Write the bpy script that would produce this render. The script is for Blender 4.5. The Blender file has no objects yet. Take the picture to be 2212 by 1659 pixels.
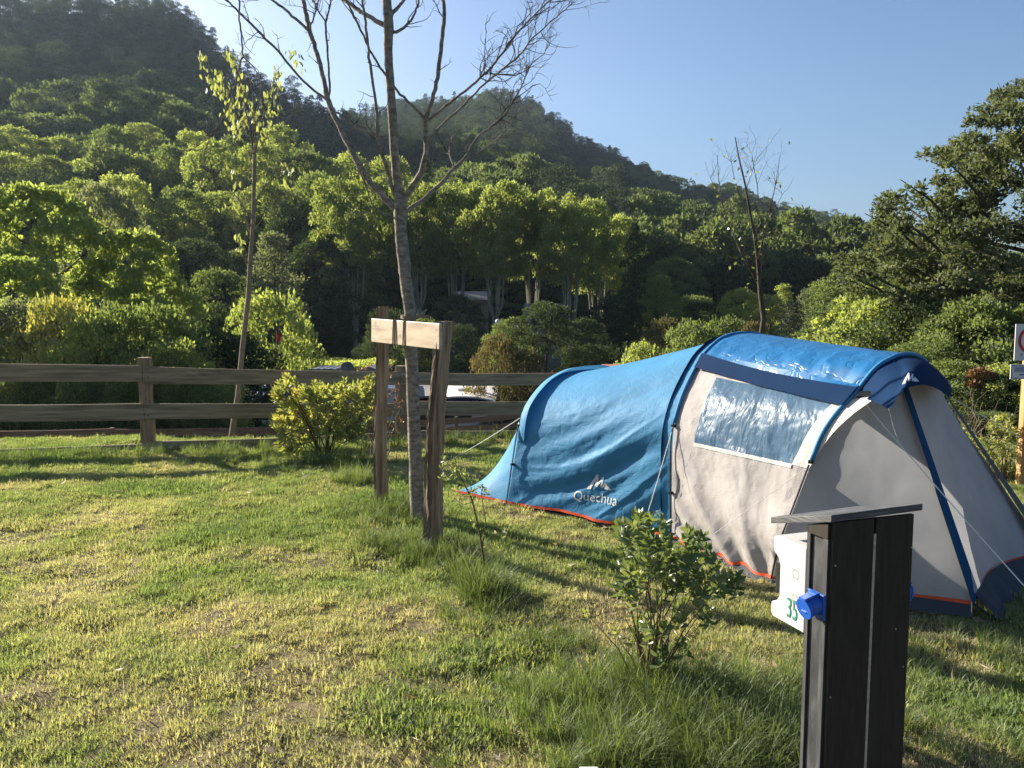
import bpy, bmesh, math, random
import numpy as np
from mathutils import Vector, Matrix, noise as mnoise
R_ = math.radians
SC = bpy.context.scene
COL = SC.collection
rnd = random.Random(7)

# ---------------------------------------------------------------- camera
FPX = 1736.0                      # focal length in units of the 2212 px wide view
TH = math.atan(159.5 / FPX)       # downward pitch
CAM = np.array([0.0, 0.0, 2.1])
cd = bpy.data.cameras.new('camera'); cam = bpy.data.objects.new('camera', cd); COL.objects.link(cam)
cd.sensor_width = 36; cd.sensor_fit = 'HORIZONTAL'; cd.lens = 36 * FPX / 2212
cd.clip_start = 0.05; cd.clip_end = 5000
cam.location = CAM; cam.rotation_euler = (math.pi / 2 - TH, 0, 0)
SC.camera = cam
# ---------------------------------------------------------------- light
SUN_EL, SUN_AZ = 24.0, 52.0       # azimuth: degrees to the left of straight ahead
w = bpy.data.worlds.new("World"); SC.world = w; w.use_nodes = True
nt = w.node_tree; bg = nt.nodes['Background']
sky = nt.nodes.new('ShaderNodeTexSky'); sky.sky_type = 'NISHITA'; sky.sun_disc = False
sky.sun_elevation = R_(SUN_EL); sky.sun_rotation = R_(-SUN_AZ)
sky.air_density = 1.0; sky.dust_density = 2.3; sky.ozone_density = 4.5; sky.altitude = 200
nt.links.new(sky.outputs[0], bg.inputs[0]); bg.inputs[1].default_value = 0.055
sl = bpy.data.lights.new('sun', 'SUN'); so = bpy.data.objects.new('sun', sl); COL.objects.link(so)
sl.energy = 5.0; sl.angle = R_(0.55); sl.color = (1.0, 0.90, 0.76)
sdir = Vector((-math.sin(R_(SUN_AZ)) * math.cos(R_(SUN_EL)), math.cos(R_(SUN_AZ)) * math.cos(R_(SUN_EL)), math.sin(R_(SUN_EL))))
so.rotation_euler = sdir.to_track_quat('Z', 'Y').to_euler()
SC.view_settings.view_transform = 'Standard'; SC.view_settings.look = 'None'
SC.view_settings.exposure = 1.6; SC.view_settings.gamma = 1
SC.cycles.use_denoising = True
SC.cycles.max_bounces = 7; SC.cycles.diffuse_bounces = 3; SC.cycles.glossy_bounces = 3
SC.cycles.transmission_bounces = 5; SC.cycles.transparent_max_bounces = 12; SC.cycles.volume_bounces = 0
SC.cycles.sample_clamp_indirect = 6

# ---------------------------------------------------------------- measuring helpers (2212 x 1659 view -> metres)
_F = np.array([0, math.cos(TH), -math.sin(TH)]); _U = np.array([0, math.sin(TH), math.cos(TH)]); _R = np.array([1.0, 0, 0])
def ray(x, y): return _F + _R * (x - 1106) / FPX + _U * (829.5 - y) / FPX
def G(x, y, z=0.0):
    d = ray(x, y); return CAM + d * (z - CAM[2]) / d[2]
def atY(x, y, Y):
    d = ray(x, y); return CAM + d * (Y / d[1])
def onplane(x, y, p, n):
    d = ray(x, y); return CAM + d * (np.dot(p - CAM, n) / np.dot(d, n))
def proj(P):
    q = np.asarray(P) - CAM; zz = q @ _F
    return np.stack([1106 + FPX * (q @ _R) / zz, 829.5 - FPX * (q @ _U) / zz], -1)

# ---------------------------------------------------------------- numpy noise
def _h(ix, iy, s):
    n = (ix.astype(np.int64) * 374761393 + iy.astype(np.int64) * 668265263 + s * 1442695041) & 0x7fffffff
    n = ((n ^ (n >> 13)) * 1274126177) & 0x7fffffff
    return ((n ^ (n >> 16)) & 0xffff) / 65535.0
def vn(x, y, s=0):
    x = np.asarray(x, float); y = np.asarray(y, float)
    ix = np.floor(x); iy = np.floor(y); fx = x - ix; fy = y - iy
    fx = fx * fx * (3 - 2 * fx); fy = fy * fy * (3 - 2 * fy)
    a = _h(ix, iy, s); b = _h(ix + 1, iy, s); c = _h(ix, iy + 1, s); d = _h(ix + 1, iy + 1, s)
    return (a + (b - a) * fx) * (1 - fy) + (c + (d - c) * fx) * fy
def fbm(x, y, s=0, o=4):
    t = 0; a = 1; m = 0
    for k in range(o):
        t = t + a * vn(np.asarray(x) * 2 ** k, np.asarray(y) * 2 ** k, s + k * 17); m += a; a *= 0.5
    return t / m
def sstep(a, b, x):
    t = np.clip((np.asarray(x, float) - a) / (b - a), 0, 1); return t * t * (3 - 2 * t)

# ---------------------------------------------------------------- object helpers
def tag(o, label=None, cat=None, group=None, kind=None):
    if label: o['label'] = label
    if cat: o['category'] = cat
    if group: o['group'] = group
    if kind: o['kind'] = kind
    return o
def empty(name, loc, label=None, cat=None, group=None):
    o = bpy.data.objects.new(name, None); COL.objects.link(o); o.location = [float(c) for c in loc]
    o.empty_display_size = 0.1
    return tag(o, label, cat, group)
def mkmesh(name, V, Fc, mats, smooth=False, mi=None, attrs=None):
    me = bpy.data.meshes.new(name)
    V = np.asarray(V, np.float32)
    if isinstance(Fc, np.ndarray):
        k = Fc.shape[1]; n = len(Fc)
        me.vertices.add(len(V)); me.vertices.foreach_set('co', V.ravel())
        me.loops.add(n * k); me.loops.foreach_set('vertex_index', Fc.astype(np.int32).ravel())
        me.polygons.add(n); me.polygons.foreach_set('loop_start', np.arange(0, n * k, k, dtype=np.int32))
        try: me.polygons.foreach_set('loop_total', np.full(n, k, np.int32))
        except Exception: pass
        me.update(calc_edges=True)
    else:
        me.from_pydata([tuple(map(float, v)) for v in V], [], [tuple(int(i) for i in f) for f in Fc])
    for m in (mats if isinstance(mats, (list, tuple)) else [mats]): me.materials.append(m)
    if mi is not None: me.polygons.foreach_set('material_index', np.asarray(mi, np.int32))
    if smooth: me.polygons.foreach_set('use_smooth', np.ones(len(me.polygons), bool))
    if attrs:
        for an, (dom, arr) in attrs.items():
            at = me.attributes.new(an, 'FLOAT', dom); at.data.foreach_set('value', np.asarray(arr, np.float32))
    me.validate(); me.update()
    return me
def obj(name, V, Fc, mats, parent=None, **kw):
    V = np.asarray(V, float)
    if parent is not None:
        off = np.zeros(3); p = parent
        while p is not None: off += np.array(p.location); p = p.parent
        V = V - off
    o = bpy.data.objects.new(name, mkmesh(name, V, Fc, mats, **kw)); COL.objects.link(o)
    if parent is not None: o.parent = parent
    return o
class MB:
    def __init__(s): s.V = []; s.F = []; s.M = []
    def add(s, V, Fc, m=0):
        b = len(s.V); s.V += [tuple(map(float, v)) for v in V]; s.F += [tuple(int(i) + b for i in f) for f in Fc]; s.M += [m] * len(Fc); return s
    def hexa(s, P, m=0):   # 8 corners: bottom 4 ccw, top 4
        return s.add(P, [(3, 2, 1, 0), (4, 5, 6, 7), (0, 1, 5, 4), (1, 2, 6, 5), (2, 3, 7, 6), (3, 0, 4, 7)], m)
    def box(s, c, ax, ay, az, m=0):  # centre and three half vectors
        c, ax, ay, az = map(lambda q: np.asarray(q, float), (c, ax, ay, az))
        return s.hexa([c - ax - ay - az, c + ax - ay - az, c + ax + ay - az, c - ax + ay - az, c - ax - ay + az, c + ax - ay + az, c + ax + ay + az, c - ax + ay + az], m)
    def tube(s, pts, rad, n=8, m=0, cap=True, wob=0.0, seed=0):
        pts = [Vector([float(c) for c in p]) for p in pts]
        if not hasattr(rad, '__len__'): rad = [rad] * len(pts)
        rr = random.Random(seed); b = len(s.V); up = None
        for i, p in enumerate(pts):
            t = (pts[min(i + 1, len(pts) - 1)] - pts[max(i - 1, 0)])
            if t.length < 1e-9: t = Vector((0, 0, 1))
            t.normalize()
            if up is None:
                up = Vector((1, 0, 0)) if abs(t.x) < 0.9 else Vector((0, 1, 0))
            up = (up - t * up.dot(t)).normalized(); q = t.cross(up)
            for k in range(n):
                a = 2 * math.pi * k / n; r = rad[i] * (1 + wob * (rr.random() - 0.5))
                v = p + (up * math.cos(a) + q * math.sin(a)) * r; s.V.append((v.x, v.y, v.z))
        for i in range(len(pts) - 1):
            for k in range(n):
                s.F.append((b + i * n + k, b + i * n + (k + 1) % n, b + (i + 1) * n + (k + 1) % n, b + (i + 1) * n + k)); s.M.append(m)
        if cap:
            s.F.append(tuple(b + k for k in range(n))[::-1]); s.M.append(m)
            e = b + (len(pts) - 1) * n; s.F.append(tuple(e + k for k in range(n))); s.M.append(m)
        return s
    def obj(s, name, mats, parent=None, smooth=False, bevel=0.0):
        o = obj(name, s.V, s.F, mats, parent, smooth=smooth, mi=s.M)
        if bevel:
            md = o.modifiers.new('bevel', 'BEVEL'); md.width = bevel; md.segments = 2; md.limit_method = 'ANGLE'
        return o

# ---------------------------------------------------------------- materials
def newmat(name):
    m = bpy.data.materials.new(name); m.use_nodes = True; n = m.node_tree
    return m, n, n.nodes, n.links
def nd(ns, typ, **kw):
    x = ns.new(typ)
    for k, v in kw.items(): setattr(x, k, v)
    return x
def ramp(ns, stops):
    r = ns.new('ShaderNodeValToRGB'); e = r.color_ramp.elements
    while len(e) < len(stops): e.new(0.5)
    for i, (p, c) in enumerate(stops): e[i].position = p; e[i].color = (*c, 1)
    return r
def surf(name, cols, scale=(5, 5, 5), rough=0.7, bump=0.0, bscale=None, detail=6, spec=0.3, dist=0.02, kind='noise', coord='Object', metal=0):
    m, t, ns, L = newmat(name); p = ns['Principled BSDF']
    tc = nd(ns, 'ShaderNodeTexCoord'); mp = nd(ns, 'ShaderNodeMapping'); mp.inputs['Scale'].default_value = scale
    L.new(tc.outputs[coord], mp.inputs[0])
    nz = nd(ns, 'ShaderNodeTexNoise'); nz.inputs['Scale'].default_value = 1; nz.inputs['Detail'].default_value = detail; nz.inputs['Roughness'].default_value = 0.6
    L.new(mp.outputs[0], nz.inputs['Vector'])
    n = len(cols); r = ramp(ns, [(0.28 + 0.44 * i / max(1, n - 1), c) for i, c in enumerate(cols)])
    L.new(nz.outputs['Fac'], r.inputs[0]); L.new(r.outputs[0], p.inputs['Base Color'])
    p.inputs['Roughness'].default_value = rough; p.inputs['Specular IOR Level'].default_value = spec; p.inputs['Metallic'].default_value = metal
    if bump:
        b = nd(ns, 'ShaderNodeBump'); b.inputs['Strength'].default_value = bump; b.inputs['Distance'].default_value = dist
        if bscale:
            mp2 = nd(ns, 'ShaderNodeMapping'); mp2.inputs['Scale'].default_value = bscale; L.new(tc.outputs[coord], mp2.inputs[0])
            n2 = nd(ns, 'ShaderNodeTexNoise'); n2.inputs['Scale'].default_value = 1; n2.inputs['Detail'].default_value = 8; L.new(mp2.outputs[0], n2.inputs['Vector'])
            L.new(n2.outputs['Fac'], b.inputs['Height'])
        else: L.new(nz.outputs['Fac'], b.inputs['Height'])
        L.new(b.outputs[0], p.inputs['Normal'])
    return m
def leafmat(name, cols, trans=0.4, gloss=0.05, rough=0.45, inst=False, tcol=1.5):
    """cols: dark .. light leaf colours, picked by the per-leaf value 'lv' (and by instance)"""
    m, t, ns, L = newmat(name); ns.remove(ns['Principled BSDF']); out = ns['Material Output']
    a = nd(ns, 'ShaderNodeAttribute', attribute_name='lv')
    fac = a.outputs['Fac']
    oi = nd(ns, 'ShaderNodeObjectInfo')
    mx = nd(ns, 'ShaderNodeMath', operation='MULTIPLY_ADD'); mx.inputs[1].default_value = 0.36; L.new(oi.outputs['Random'], mx.inputs[0])
    md = nd(ns, 'ShaderNodeMath', operation='MULTIPLY'); md.inputs[1].default_value = 0.64; L.new(fac, md.inputs[0]); L.new(md.outputs[0], mx.inputs[2])
    fac = mx.outputs[0]
    if inst:
        ia = nd(ns, 'ShaderNodeAttribute', attribute_name='tint', attribute_type='INSTANCER')
        m3 = nd(ns, 'ShaderNodeMath', operation='MULTIPLY'); m3.inputs[1].default_value = 0.35; L.new(fac, m3.inputs[0])
        m4 = nd(ns, 'ShaderNodeMath', operation='MULTIPLY_ADD'); m4.inputs[1].default_value = 0.65
        L.new(ia.outputs['Fac'], m4.inputs[0]); L.new(m3.outputs[0], m4.inputs[2]); fac = m4.outputs[0]
    cols = [tuple(0.74 * x + 0.26 * (0.3 * c[0] + 0.6 * c[1] + 0.1 * c[2]) for x in c) for c in cols]; cols = [(c[0] * 1.04, c[1] * 0.96, c[2]) for c in cols]
    n = len(cols); r = ramp(ns, [(0.05 + 0.9 * i / max(1, n - 1), c) for i, c in enumerate(cols)])
    L.new(fac, r.inputs[0])
    d = nd(ns, 'ShaderNodeBsdfDiffuse'); L.new(r.outputs[0], d.inputs[0])
    tr = nd(ns, 'ShaderNodeBsdfTranslucent')
    hs = nd(ns, 'ShaderNodeMix', data_type='RGBA', blend_type='MULTIPLY'); hs.inputs[0].default_value = 1
    L.new(r.outputs[0], hs.inputs[6]); hs.inputs[7].default_value = (tcol * 1.05, tcol * 1.10, tcol * 0.5, 1); L.new(hs.outputs[2], tr.inputs[0])
    ms = nd(ns, 'ShaderNodeMixShader'); ms.inputs[0].default_value = trans; L.new(d.outputs[0], ms.inputs[1]); L.new(tr.outputs[0], ms.inputs[2])
    g = nd(ns, 'ShaderNodeBsdfGlossy'); g.inputs['Roughness'].default_value = rough; g.inputs[0].default_value = (0.9, 0.95, 1, 1)
    m2 = nd(ns, 'ShaderNodeMixShader'); m2.inputs[0].default_value = gloss; L.new(ms.outputs[0], m2.inputs[1]); L.new(g.outputs[0], m2.inputs[2])
    L.new(m2.outputs[0], out.inputs[0])
    return m
def barkmat(name, c1, c2, c3, sx=30, sz=4, bump=0.8, dist=0.02):
    return surf(name, [c1, c2, c3], scale=(sx, sx, sz), rough=0.9, bump=bump, bscale=(sx * 1.3, sx * 1.3, sz * 1.4), dist=dist, spec=0.1)

M = {}
M['bark_grey'] = barkmat('bark_grey', (0.08, 0.066, 0.05), (0.22, 0.185, 0.145), (0.37, 0.325, 0.265), 14, 30, 0.6, 0.01)
M['bark_dark'] = barkmat('bark_dark', (0.03, 0.024, 0.018), (0.07, 0.055, 0.04), (0.13, 0.11, 0.085))
M['bark_plane'] = barkmat('bark_plane', (0.12, 0.11, 0.08), (0.26, 0.25, 0.19), (0.42, 0.4, 0.31), 2, 1, 0.3, 0.05)
M['bark_young'] = barkmat('bark_young', (0.13, 0.10, 0.07), (0.22, 0.17, 0.12), (0.3, 0.25, 0.18), 30, 8, 0.4, 0.004)
M['rail_wood'] = surf('rail_wood', [(0.12, 0.085, 0.052), (0.26, 0.19, 0.115), (0.38, 0.285, 0.18)], scale=(0.9, 6, 22), rough=0.8, bump=0.6, bscale=(2.0, 30, 60), dist=0.008)
M['post_wood'] = surf('post_wood', [(0.13, 0.085, 0.05), (0.27, 0.18, 0.11), (0.36, 0.26, 0.17)], scale=(22, 22, 1.6), rough=0.85, bump=0.8, bscale=(50, 50, 2.5), dist=0.012)
M['low_wood'] = surf('low_wood', [(0.13, 0.07, 0.045), (0.22, 0.125, 0.085), (0.29, 0.18, 0.12)], scale=(1.5, 8, 25), rough=0.85, bump=0.4)
M['split_wood'] = surf('split_wood', [(0.12, 0.075, 0.045), (0.3, 0.205, 0.13), (0.42, 0.31, 0.21)], scale=(26, 26, 1.3), rough=0.85, bump=1.0, bscale=(45, 45, 1.6), dist=0.02)
M['stake_bark'] = surf('stake_bark', [(0.06, 0.04, 0.026), (0.17, 0.118, 0.078), (0.31, 0.225, 0.155)], scale=(34, 34, 5), rough=0.95, bump=1.0, bscale=(60, 60, 7), dist=0.03)
M['board'] = surf('board', [(0.30, 0.22, 0.145), (0.46, 0.36, 0.25), (0.55, 0.45, 0.32)], scale=(2.2, 2.2, 16), rough=0.42, bump=0.25, dist=0.004, spec=0.5)
M['twine'] = surf('twine', [(0.18, 0.14, 0.09), (0.33, 0.27, 0.18)], scale=(200, 200, 200), rough=0.9, bump=0.4)
M['rubber'] = surf('rubber', [(0.16, 0.16, 0.17), (0.28, 0.28, 0.29)], scale=(30, 30, 30), rough=0.6)
M['steel'] = surf('steel', [(0.3, 0.3, 0.3), (0.5, 0.5, 0.48)], scale=(90, 90, 90), rough=0.35, metal=0.9)
M['nail'] = surf('nail', [(0.03, 0.025, 0.02), (0.06, 0.05, 0.04)], scale=(90, 90, 90), rough=0.6)

def add_knots(m, scale, amt=0.55):
    ns = m.node_tree.nodes; L = m.node_tree.links; p = ns['Principled BSDF']; src = p.inputs['Base Color'].links[0].from_socket
    tc = nd(ns, 'ShaderNodeTexCoord'); mp = nd(ns, 'ShaderNodeMapping'); mp.inputs['Scale'].default_value = scale; L.new(tc.outputs['Object'], mp.inputs[0])
    v = nd(ns, 'ShaderNodeTexVoronoi'); v.inputs['Scale'].default_value = 1; L.new(mp.outputs[0], v.inputs['Vector'])
    mr = nd(ns, 'ShaderNodeMapRange'); mr.inputs['From Min'].default_value = 0.06; mr.inputs['From Max'].default_value = 0.20; mr.inputs['To Min'].default_value = amt; mr.inputs['To Max'].default_value = 0.0
    L.new(v.outputs['Distance'], mr.inputs['Value']); mx = nd(ns, 'ShaderNodeMix', data_type='RGBA'); L.new(mr.outputs[0], mx.inputs[0]); L.new(src, mx.inputs[6]); mx.inputs[7].default_value = (0.05, 0.03, 0.018, 1); L.new(mx.outputs[2], p.inputs['Base Color'])
add_knots(M['rail_wood'], (1.5, 3, 4.5)); add_knots(M['board'], (5, 5, 9), 0.45); add_knots(M['low_wood'], (1.5, 3, 6)); add_knots(M['post_wood'], (6, 6, 3), 0.4)
# ---------------------------------------------------------------- terrain
_a1 = np.array([(-1.9), -1.5, -1.15, -0.85, -0.70, -0.637, -0.58, -0.52, -0.46, -0.41, -0.378, -0.349, -0.315, -0.26, -0.235, -0.2, -0.12, -0.05, 0.05, 0.4])
_y1 = np.array([670, 670, 640, 330, 75, 15, 25, 22, 16, 38, 72, 128, 172, 210, 235, 262, 360, 450, 560, 700])
_a2 = np.array([-0.9, -0.35, -0.24, -0.19, -0.14, -0.09, -0.02, 0.025, 0.055, 0.08, 0.13, 0.18, 0.225, 0.262, 0.30, 0.343, 0.377, 0.41, 0.457, 0.52, 0.637, 0.9, 1.4])
_y2 = np.array([450, 320, 270, 262, 252, 238, 222, 243, 278, 318, 352, 388, 408, 402, 440, 455, 466, 487, 515, 560, 615, 650, 690])
def sky1(a): return (670 - np.interp(a, _a1, _y1)) / FPX
def sky2(a): return (670 - np.interp(a, _a2, _y2)) / FPX
def hillz(a, y):
    R1 = np.interp(a, [-1.6, -0.5, 0.1], [230, 290, 330]); F1 = 52.0
    S1 = sky1(a) * R1 + 2.1 - 8.5
    t = np.clip((y - F1) / (R1 - F1), 0, 3)
    g = np.where(t < 1, t ** 1.5, 1 - (t - 1) * 0.9)
    h1 = -4 + (S1 + 4) * g
    R2 = np.interp(a, [-0.5, 0.0, 0.3, 0.7, 1.5], [480, 470, 520, 560, 600]); F2 = 62.0
    S2 = sky2(a) * R2 + 2.1 - 8.0
    t = np.clip((y - F2) / (R2 - F2), 0, 3)
    g = np.where(t < 1, t ** 1.2, 1 - (t - 1) * 0.7)
    h2 = -4 + (S2 + 4) * g
    h = np.maximum(h1, h2)
    h = h + (fbm(a * y / 26.0, y / 26.0, 5) - 0.5) * np.clip((y - 80) / 100, 0, 1) * 9
    return h
def gz(x, y):
    x = np.asarray(x, float); y = np.asarray(y, float)
    base = np.interp(y, [12.9, 15.5, 17, 28, 36], [0, -0.9, -1.15, -2.3, -4.0])
    side = sstep(9.5, 13, x) * sstep(8, 30, y)      # right side keeps level a little longer
    base = base * (1 - 0.35 * side)
    yy = np.maximum(y, 1.0)
    hh = hillz(np.clip(x / yy, -1.9, 1.4), yy)
    k = sstep(50, 66, y)
    return base * (1 - k) + np.maximum(hh, -4) * k
def lawnz(x, y):
    return (fbm(np.asarray(x) * 1.1, np.asarray(y) * 1.1, 11, 3) - 0.5) * 0.09 + (fbm(np.asarray(x) * 4.5, np.asarray(y) * 4.5, 23, 2) - 0.5) * 0.06 + (fbm(np.asarray(x) * 9, np.asarray(y) * 9, 29, 1) - 0.5) * 0.025

def soilmat(name, cols, sc):
    return surf(name, cols, scale=(sc, sc, sc), rough=0.95, bump=0.7, bscale=(sc * 9, sc * 9, sc * 9), dist=0.03, spec=0.1)
M['lawn_soil'] = soilmat('lawn_soil', [(0.05, 0.055, 0.02), (0.11, 0.09, 0.045), (0.24, 0.185, 0.115)], 2.2)
M['forest_floor'] = soilmat('forest_floor', [(0.02, 0.03, 0.012), (0.045, 0.055, 0.02), (0.10, 0.10, 0.05)], 0.08)
def grid(nu, nv):
    i = np.arange(nu - 1)[:, None]; j = np.arange(nv - 1)[None, :]
    a = i * nv + j
    return np.stack([a, a + nv, a + nv + 1, a + 1], -1).reshape(-1, 4)
# terrain: polar sheet round the viewpoint, out to the horizon
ph = np.concatenate([np.linspace(-62, 62, 300), np.linspace(64, 298, 80)[:-1]]); ph = np.append(ph, 298.0)
rr_ = np.concatenate([[0.01], np.linspace(2, 48, 50), np.geomspace(50, 760, 130), [900, 1200, 1800, 3000]])
PH, RR = np.meshgrid(np.radians(ph), rr_, indexing='ij')
X = np.sin(PH) * RR; Y = np.cos(PH) * RR
Z = gz(X, Y) - np.where((np.abs(X) < 15) & (Y < 12.7) & (Y > -3.2), 0.12, 0.0) + np.where(Y > 13.5, (fbm(X * 0.5, Y * 0.5, 3) - 0.5) * 0.25, 0)
Z = np.where(RR > 760, np.minimum(Z, -4), Z)
tag(obj('terrain', np.stack([X, Y, Z], -1).reshape(-1, 3), grid(len(ph), len(rr_)), M['forest_floor'], smooth=True), 'wooded valley floor and hillsides', kind='structure')
xs = np.arange(-14.5, 14.51, 0.09); ys = np.arange(-3, 13.3, 0.09)
X, Y = np.meshgrid(xs, ys, indexing='ij')
Zl = lawnz(X, Y) * sstep(13.3, 12.6, Y) - 0.5 * sstep(12.7, 13.3, Y) ** 2 * 1.0
tag(obj('lawn', np.stack([X, Y, Zl], -1).reshape(-1, 3), grid(len(xs), len(ys)), M['lawn_soil'], smooth=True), 'mown campsite lawn', kind='structure')

# ---------------------------------------------------------------- scattering of uncountable stuff
def scatter(name, P, rot, scl, var, tint, protos, label):
    me = bpy.data.meshes.new(name); me.vertices.add(len(P)); me.vertices.foreach_set('co', np.asarray(P, np.float32).ravel())
    def at(n, t, a, key): x = me.attributes.new(n, t, 'POINT'); x.data.foreach_set(key, np.asarray(a).ravel())
    at('rot', 'FLOAT_VECTOR', np.asarray(rot, np.float32), 'vector'); at('scl', 'FLOAT_VECTOR', np.asarray(scl, np.float32), 'vector')
    at('variant', 'INT', np.asarray(var, np.int32), 'value'); at('tint', 'FLOAT', np.asarray(tint, np.float32), 'value')
    me.update()
    o = bpy.data.objects.new(name, me); COL.objects.link(o); tag(o, label, kind='stuff')
    g = bpy.data.node_groups.new(name, 'GeometryNodeTree')
    g.interface.new_socket('Geometry', in_out='INPUT', socket_type='NodeSocketGeometry')
    g.interface.new_socket('Geometry', in_out='OUTPUT', socket_type='NodeSocketGeometry')
    gi = g.nodes.new('NodeGroupInput'); go = g.nodes.new('NodeGroupOutput'); J = g.nodes.new('GeometryNodeJoinGeometry')
    def na(n, dt):
        x = g.nodes.new('GeometryNodeInputNamedAttribute'); x.data_type = dt; x.inputs[0].default_value = n
        return [s for s in x.outputs if s.enabled and s.name == 'Attribute'][0]
    av = na('variant', 'INT'); ar = na('rot', 'FLOAT_VECTOR'); asc = na('scl', 'FLOAT_VECTOR')
    mp = g.nodes.new('GeometryNodeMeshToPoints'); g.links.new(gi.outputs[0], mp.inputs[0])
    for k, pr in enumerate(protos):
        c = g.nodes.new('FunctionNodeCompare'); c.data_type = 'INT'; c.operation = 'EQUAL'
        ins = [s for s in c.inputs if s.enabled]; g.links.new(av, ins[0]); ins[1].default_value = k
        oi = g.nodes.new('GeometryNodeObjectInfo'); oi.inputs['Object'].default_value = pr; oi.inputs['As Instance'].default_value = True
        ip = g.nodes.new('GeometryNodeInstanceOnPoints')
        g.links.new(mp.outputs[0], ip.inputs['Points']); g.links.new(c.outputs[0], ip.inputs['Selection'])
        g.links.new(oi.outputs['Geometry'], ip.inputs['Instance']); g.links.new(ar, ip.inputs['Rotation']); g.links.new(asc, ip.inputs['Scale'])
        g.links.new(ip.outputs[0], J.inputs[0])
    g.links.new(J.outputs[0], go.inputs[0])
    md = o.modifiers.new('scatter', 'NODES'); md.node_group = g
    return o

# ---------------------------------------------------------------- leaves and crowns
def leaves(C, D, L, W, seed, lv=None, fold=0.25, six=False):
    """C centres (n,3); D leaf axes (n,3) unit; L,W (n,) -> leaf faces"""
    g = np.random.default_rng(seed); n = len(C)
    r = g.normal(size=(n, 3)); S = np.cross(D, r); S /= np.linalg.norm(S, axis=1)[:, None] + 1e-9
    N = np.cross(S, D)
    L = L[:, None]; W = W[:, None]
    a = C; t = C + D * L - N * L * 0.12
    if six:
        m1 = C + D * L * 0.33; m2 = C + D * L * 0.70
        V = np.stack([a, m1 + S * W * 0.5 + N * W * fold, m2 + S * W * 0.46 + N * W * fold, t, m2 - S * W * 0.46 + N * W * fold, m1 - S * W * 0.5 + N * W * fold], 1).reshape(-1, 3)
        b = np.arange(n)[:, None] * 6
        Fc = np.concatenate([b + np.array([[0, 1, 2, 3]]), b + np.array([[0, 3, 4, 5]])], 0)
        lv2 = np.concatenate([lv, lv]) if lv is not None else None
        return V, Fc, lv2
    m = C + D * L * 0.45
    V = np.stack([a, m + S * W * 0.5 + N * W * fold, t, m - S * W * 0.5 + N * W * fold], 1).reshape(-1, 3)
    return V, np.arange(n * 4).reshape(n, 4), lv
def crown(clumps, npc, size, seed, up=0.5, shell=0.22, asp=0.6, lvc=0.5, droop=0.0, six=False):
    """clumps: (k,6) centre + radii. Leaves spread through each clump, denser toward its skin."""
    g = np.random.default_rng(seed); Cs = []; Ds = []; lv = []
    vol = np.prod(clumps[:, 3:6], axis=1) ** (2 / 3.0); vol = vol / vol.mean()
    for k, c in enumerate(clumps):
        n = max(6, int(npc * vol[k]))
        d = g.normal(size=(n, 3)); d /= np.linalg.norm(d, axis=1)[:, None]
        d[:, 2] = np.where(d[:, 2] < -0.35, -d[:, 2] * 0.7, d[:, 2])
        r = 1 - np.abs(g.normal(0, shell, n)); r = np.where(r < 0.1, g.random(n), r)
        bump_ = 1 + 0.28 * (fbm(d[:, 0] * 2.3 + k * 3.1, d[:, 1] * 2.3 + d[:, 2] * 2.1, seed % 97) - 0.5) * 2
        Cs.append(c[None, :3] + d * c[None, 3:6] * (r * bump_)[:, None])
        dd = d * 0.7 + g.normal(size=(n, 3)) * 0.75 + np.array([0, 0, up - droop * 1.6])
        Ds.append(dd / np.linalg.norm(dd, axis=1)[:, None])
        lv.append(np.clip(g.normal(0, 0.17, n) + lvc + (g.random() - 0.5) * 0.3, 0, 1))
    C = np.concatenate(Cs); D = np.concatenate(Ds); lv = np.concatenate(lv); n = len(C)
    Ls = size * g.uniform(0.65, 1.35, n)
    return leaves(C, D, Ls, Ls * asp, seed + 1, lv, six=six)
def clumpset(seed, n, H, Wd, base, cr=(0.2, 0.34), shape='round'):
    """clump centres filling an envelope of height H, width Wd, starting at base"""
    g = np.random.default_rng(seed); out = []
    for i in range(n):
        t = ((i + g.random()) / n)
        z = base + (H - base) * t
        if shape == 'round': w_ = math.sin(math.pi * min(1, 0.12 + 0.88 * t) ** 0.85) ** 0.6
        elif shape == 'cone': w_ = 1.05 - t
        elif shape == 'column': w_ = 0.85 if t < 0.75 else (1 - t) * 3.2
        elif shape == 'umbrella': w_ = 0.35 + 0.65 * math.sin(math.pi * (0.25 + 0.7 * t))
        elif shape == 'vase': w_ = 0.45 + 0.55 * math.sin(math.pi * (0.1 + 0.75 * t))
        a = i * 2.39996 + g.random() * 0.9; rr = w_ * Wd / 2 * (0.35 + 0.6 * math.sqrt(g.random()))
        r = Wd / 2 * g.uniform(*cr) * (0.8 + 0.4 * w_)
        out.append((math.cos(a) * rr, math.sin(a) * rr, min(z, H - r * 0.6), r * g.uniform(0.9, 1.25), r * g.uniform(0.9, 1.25), r * g.uniform(0.65, 0.9)))
    return np.array(out)
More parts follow.
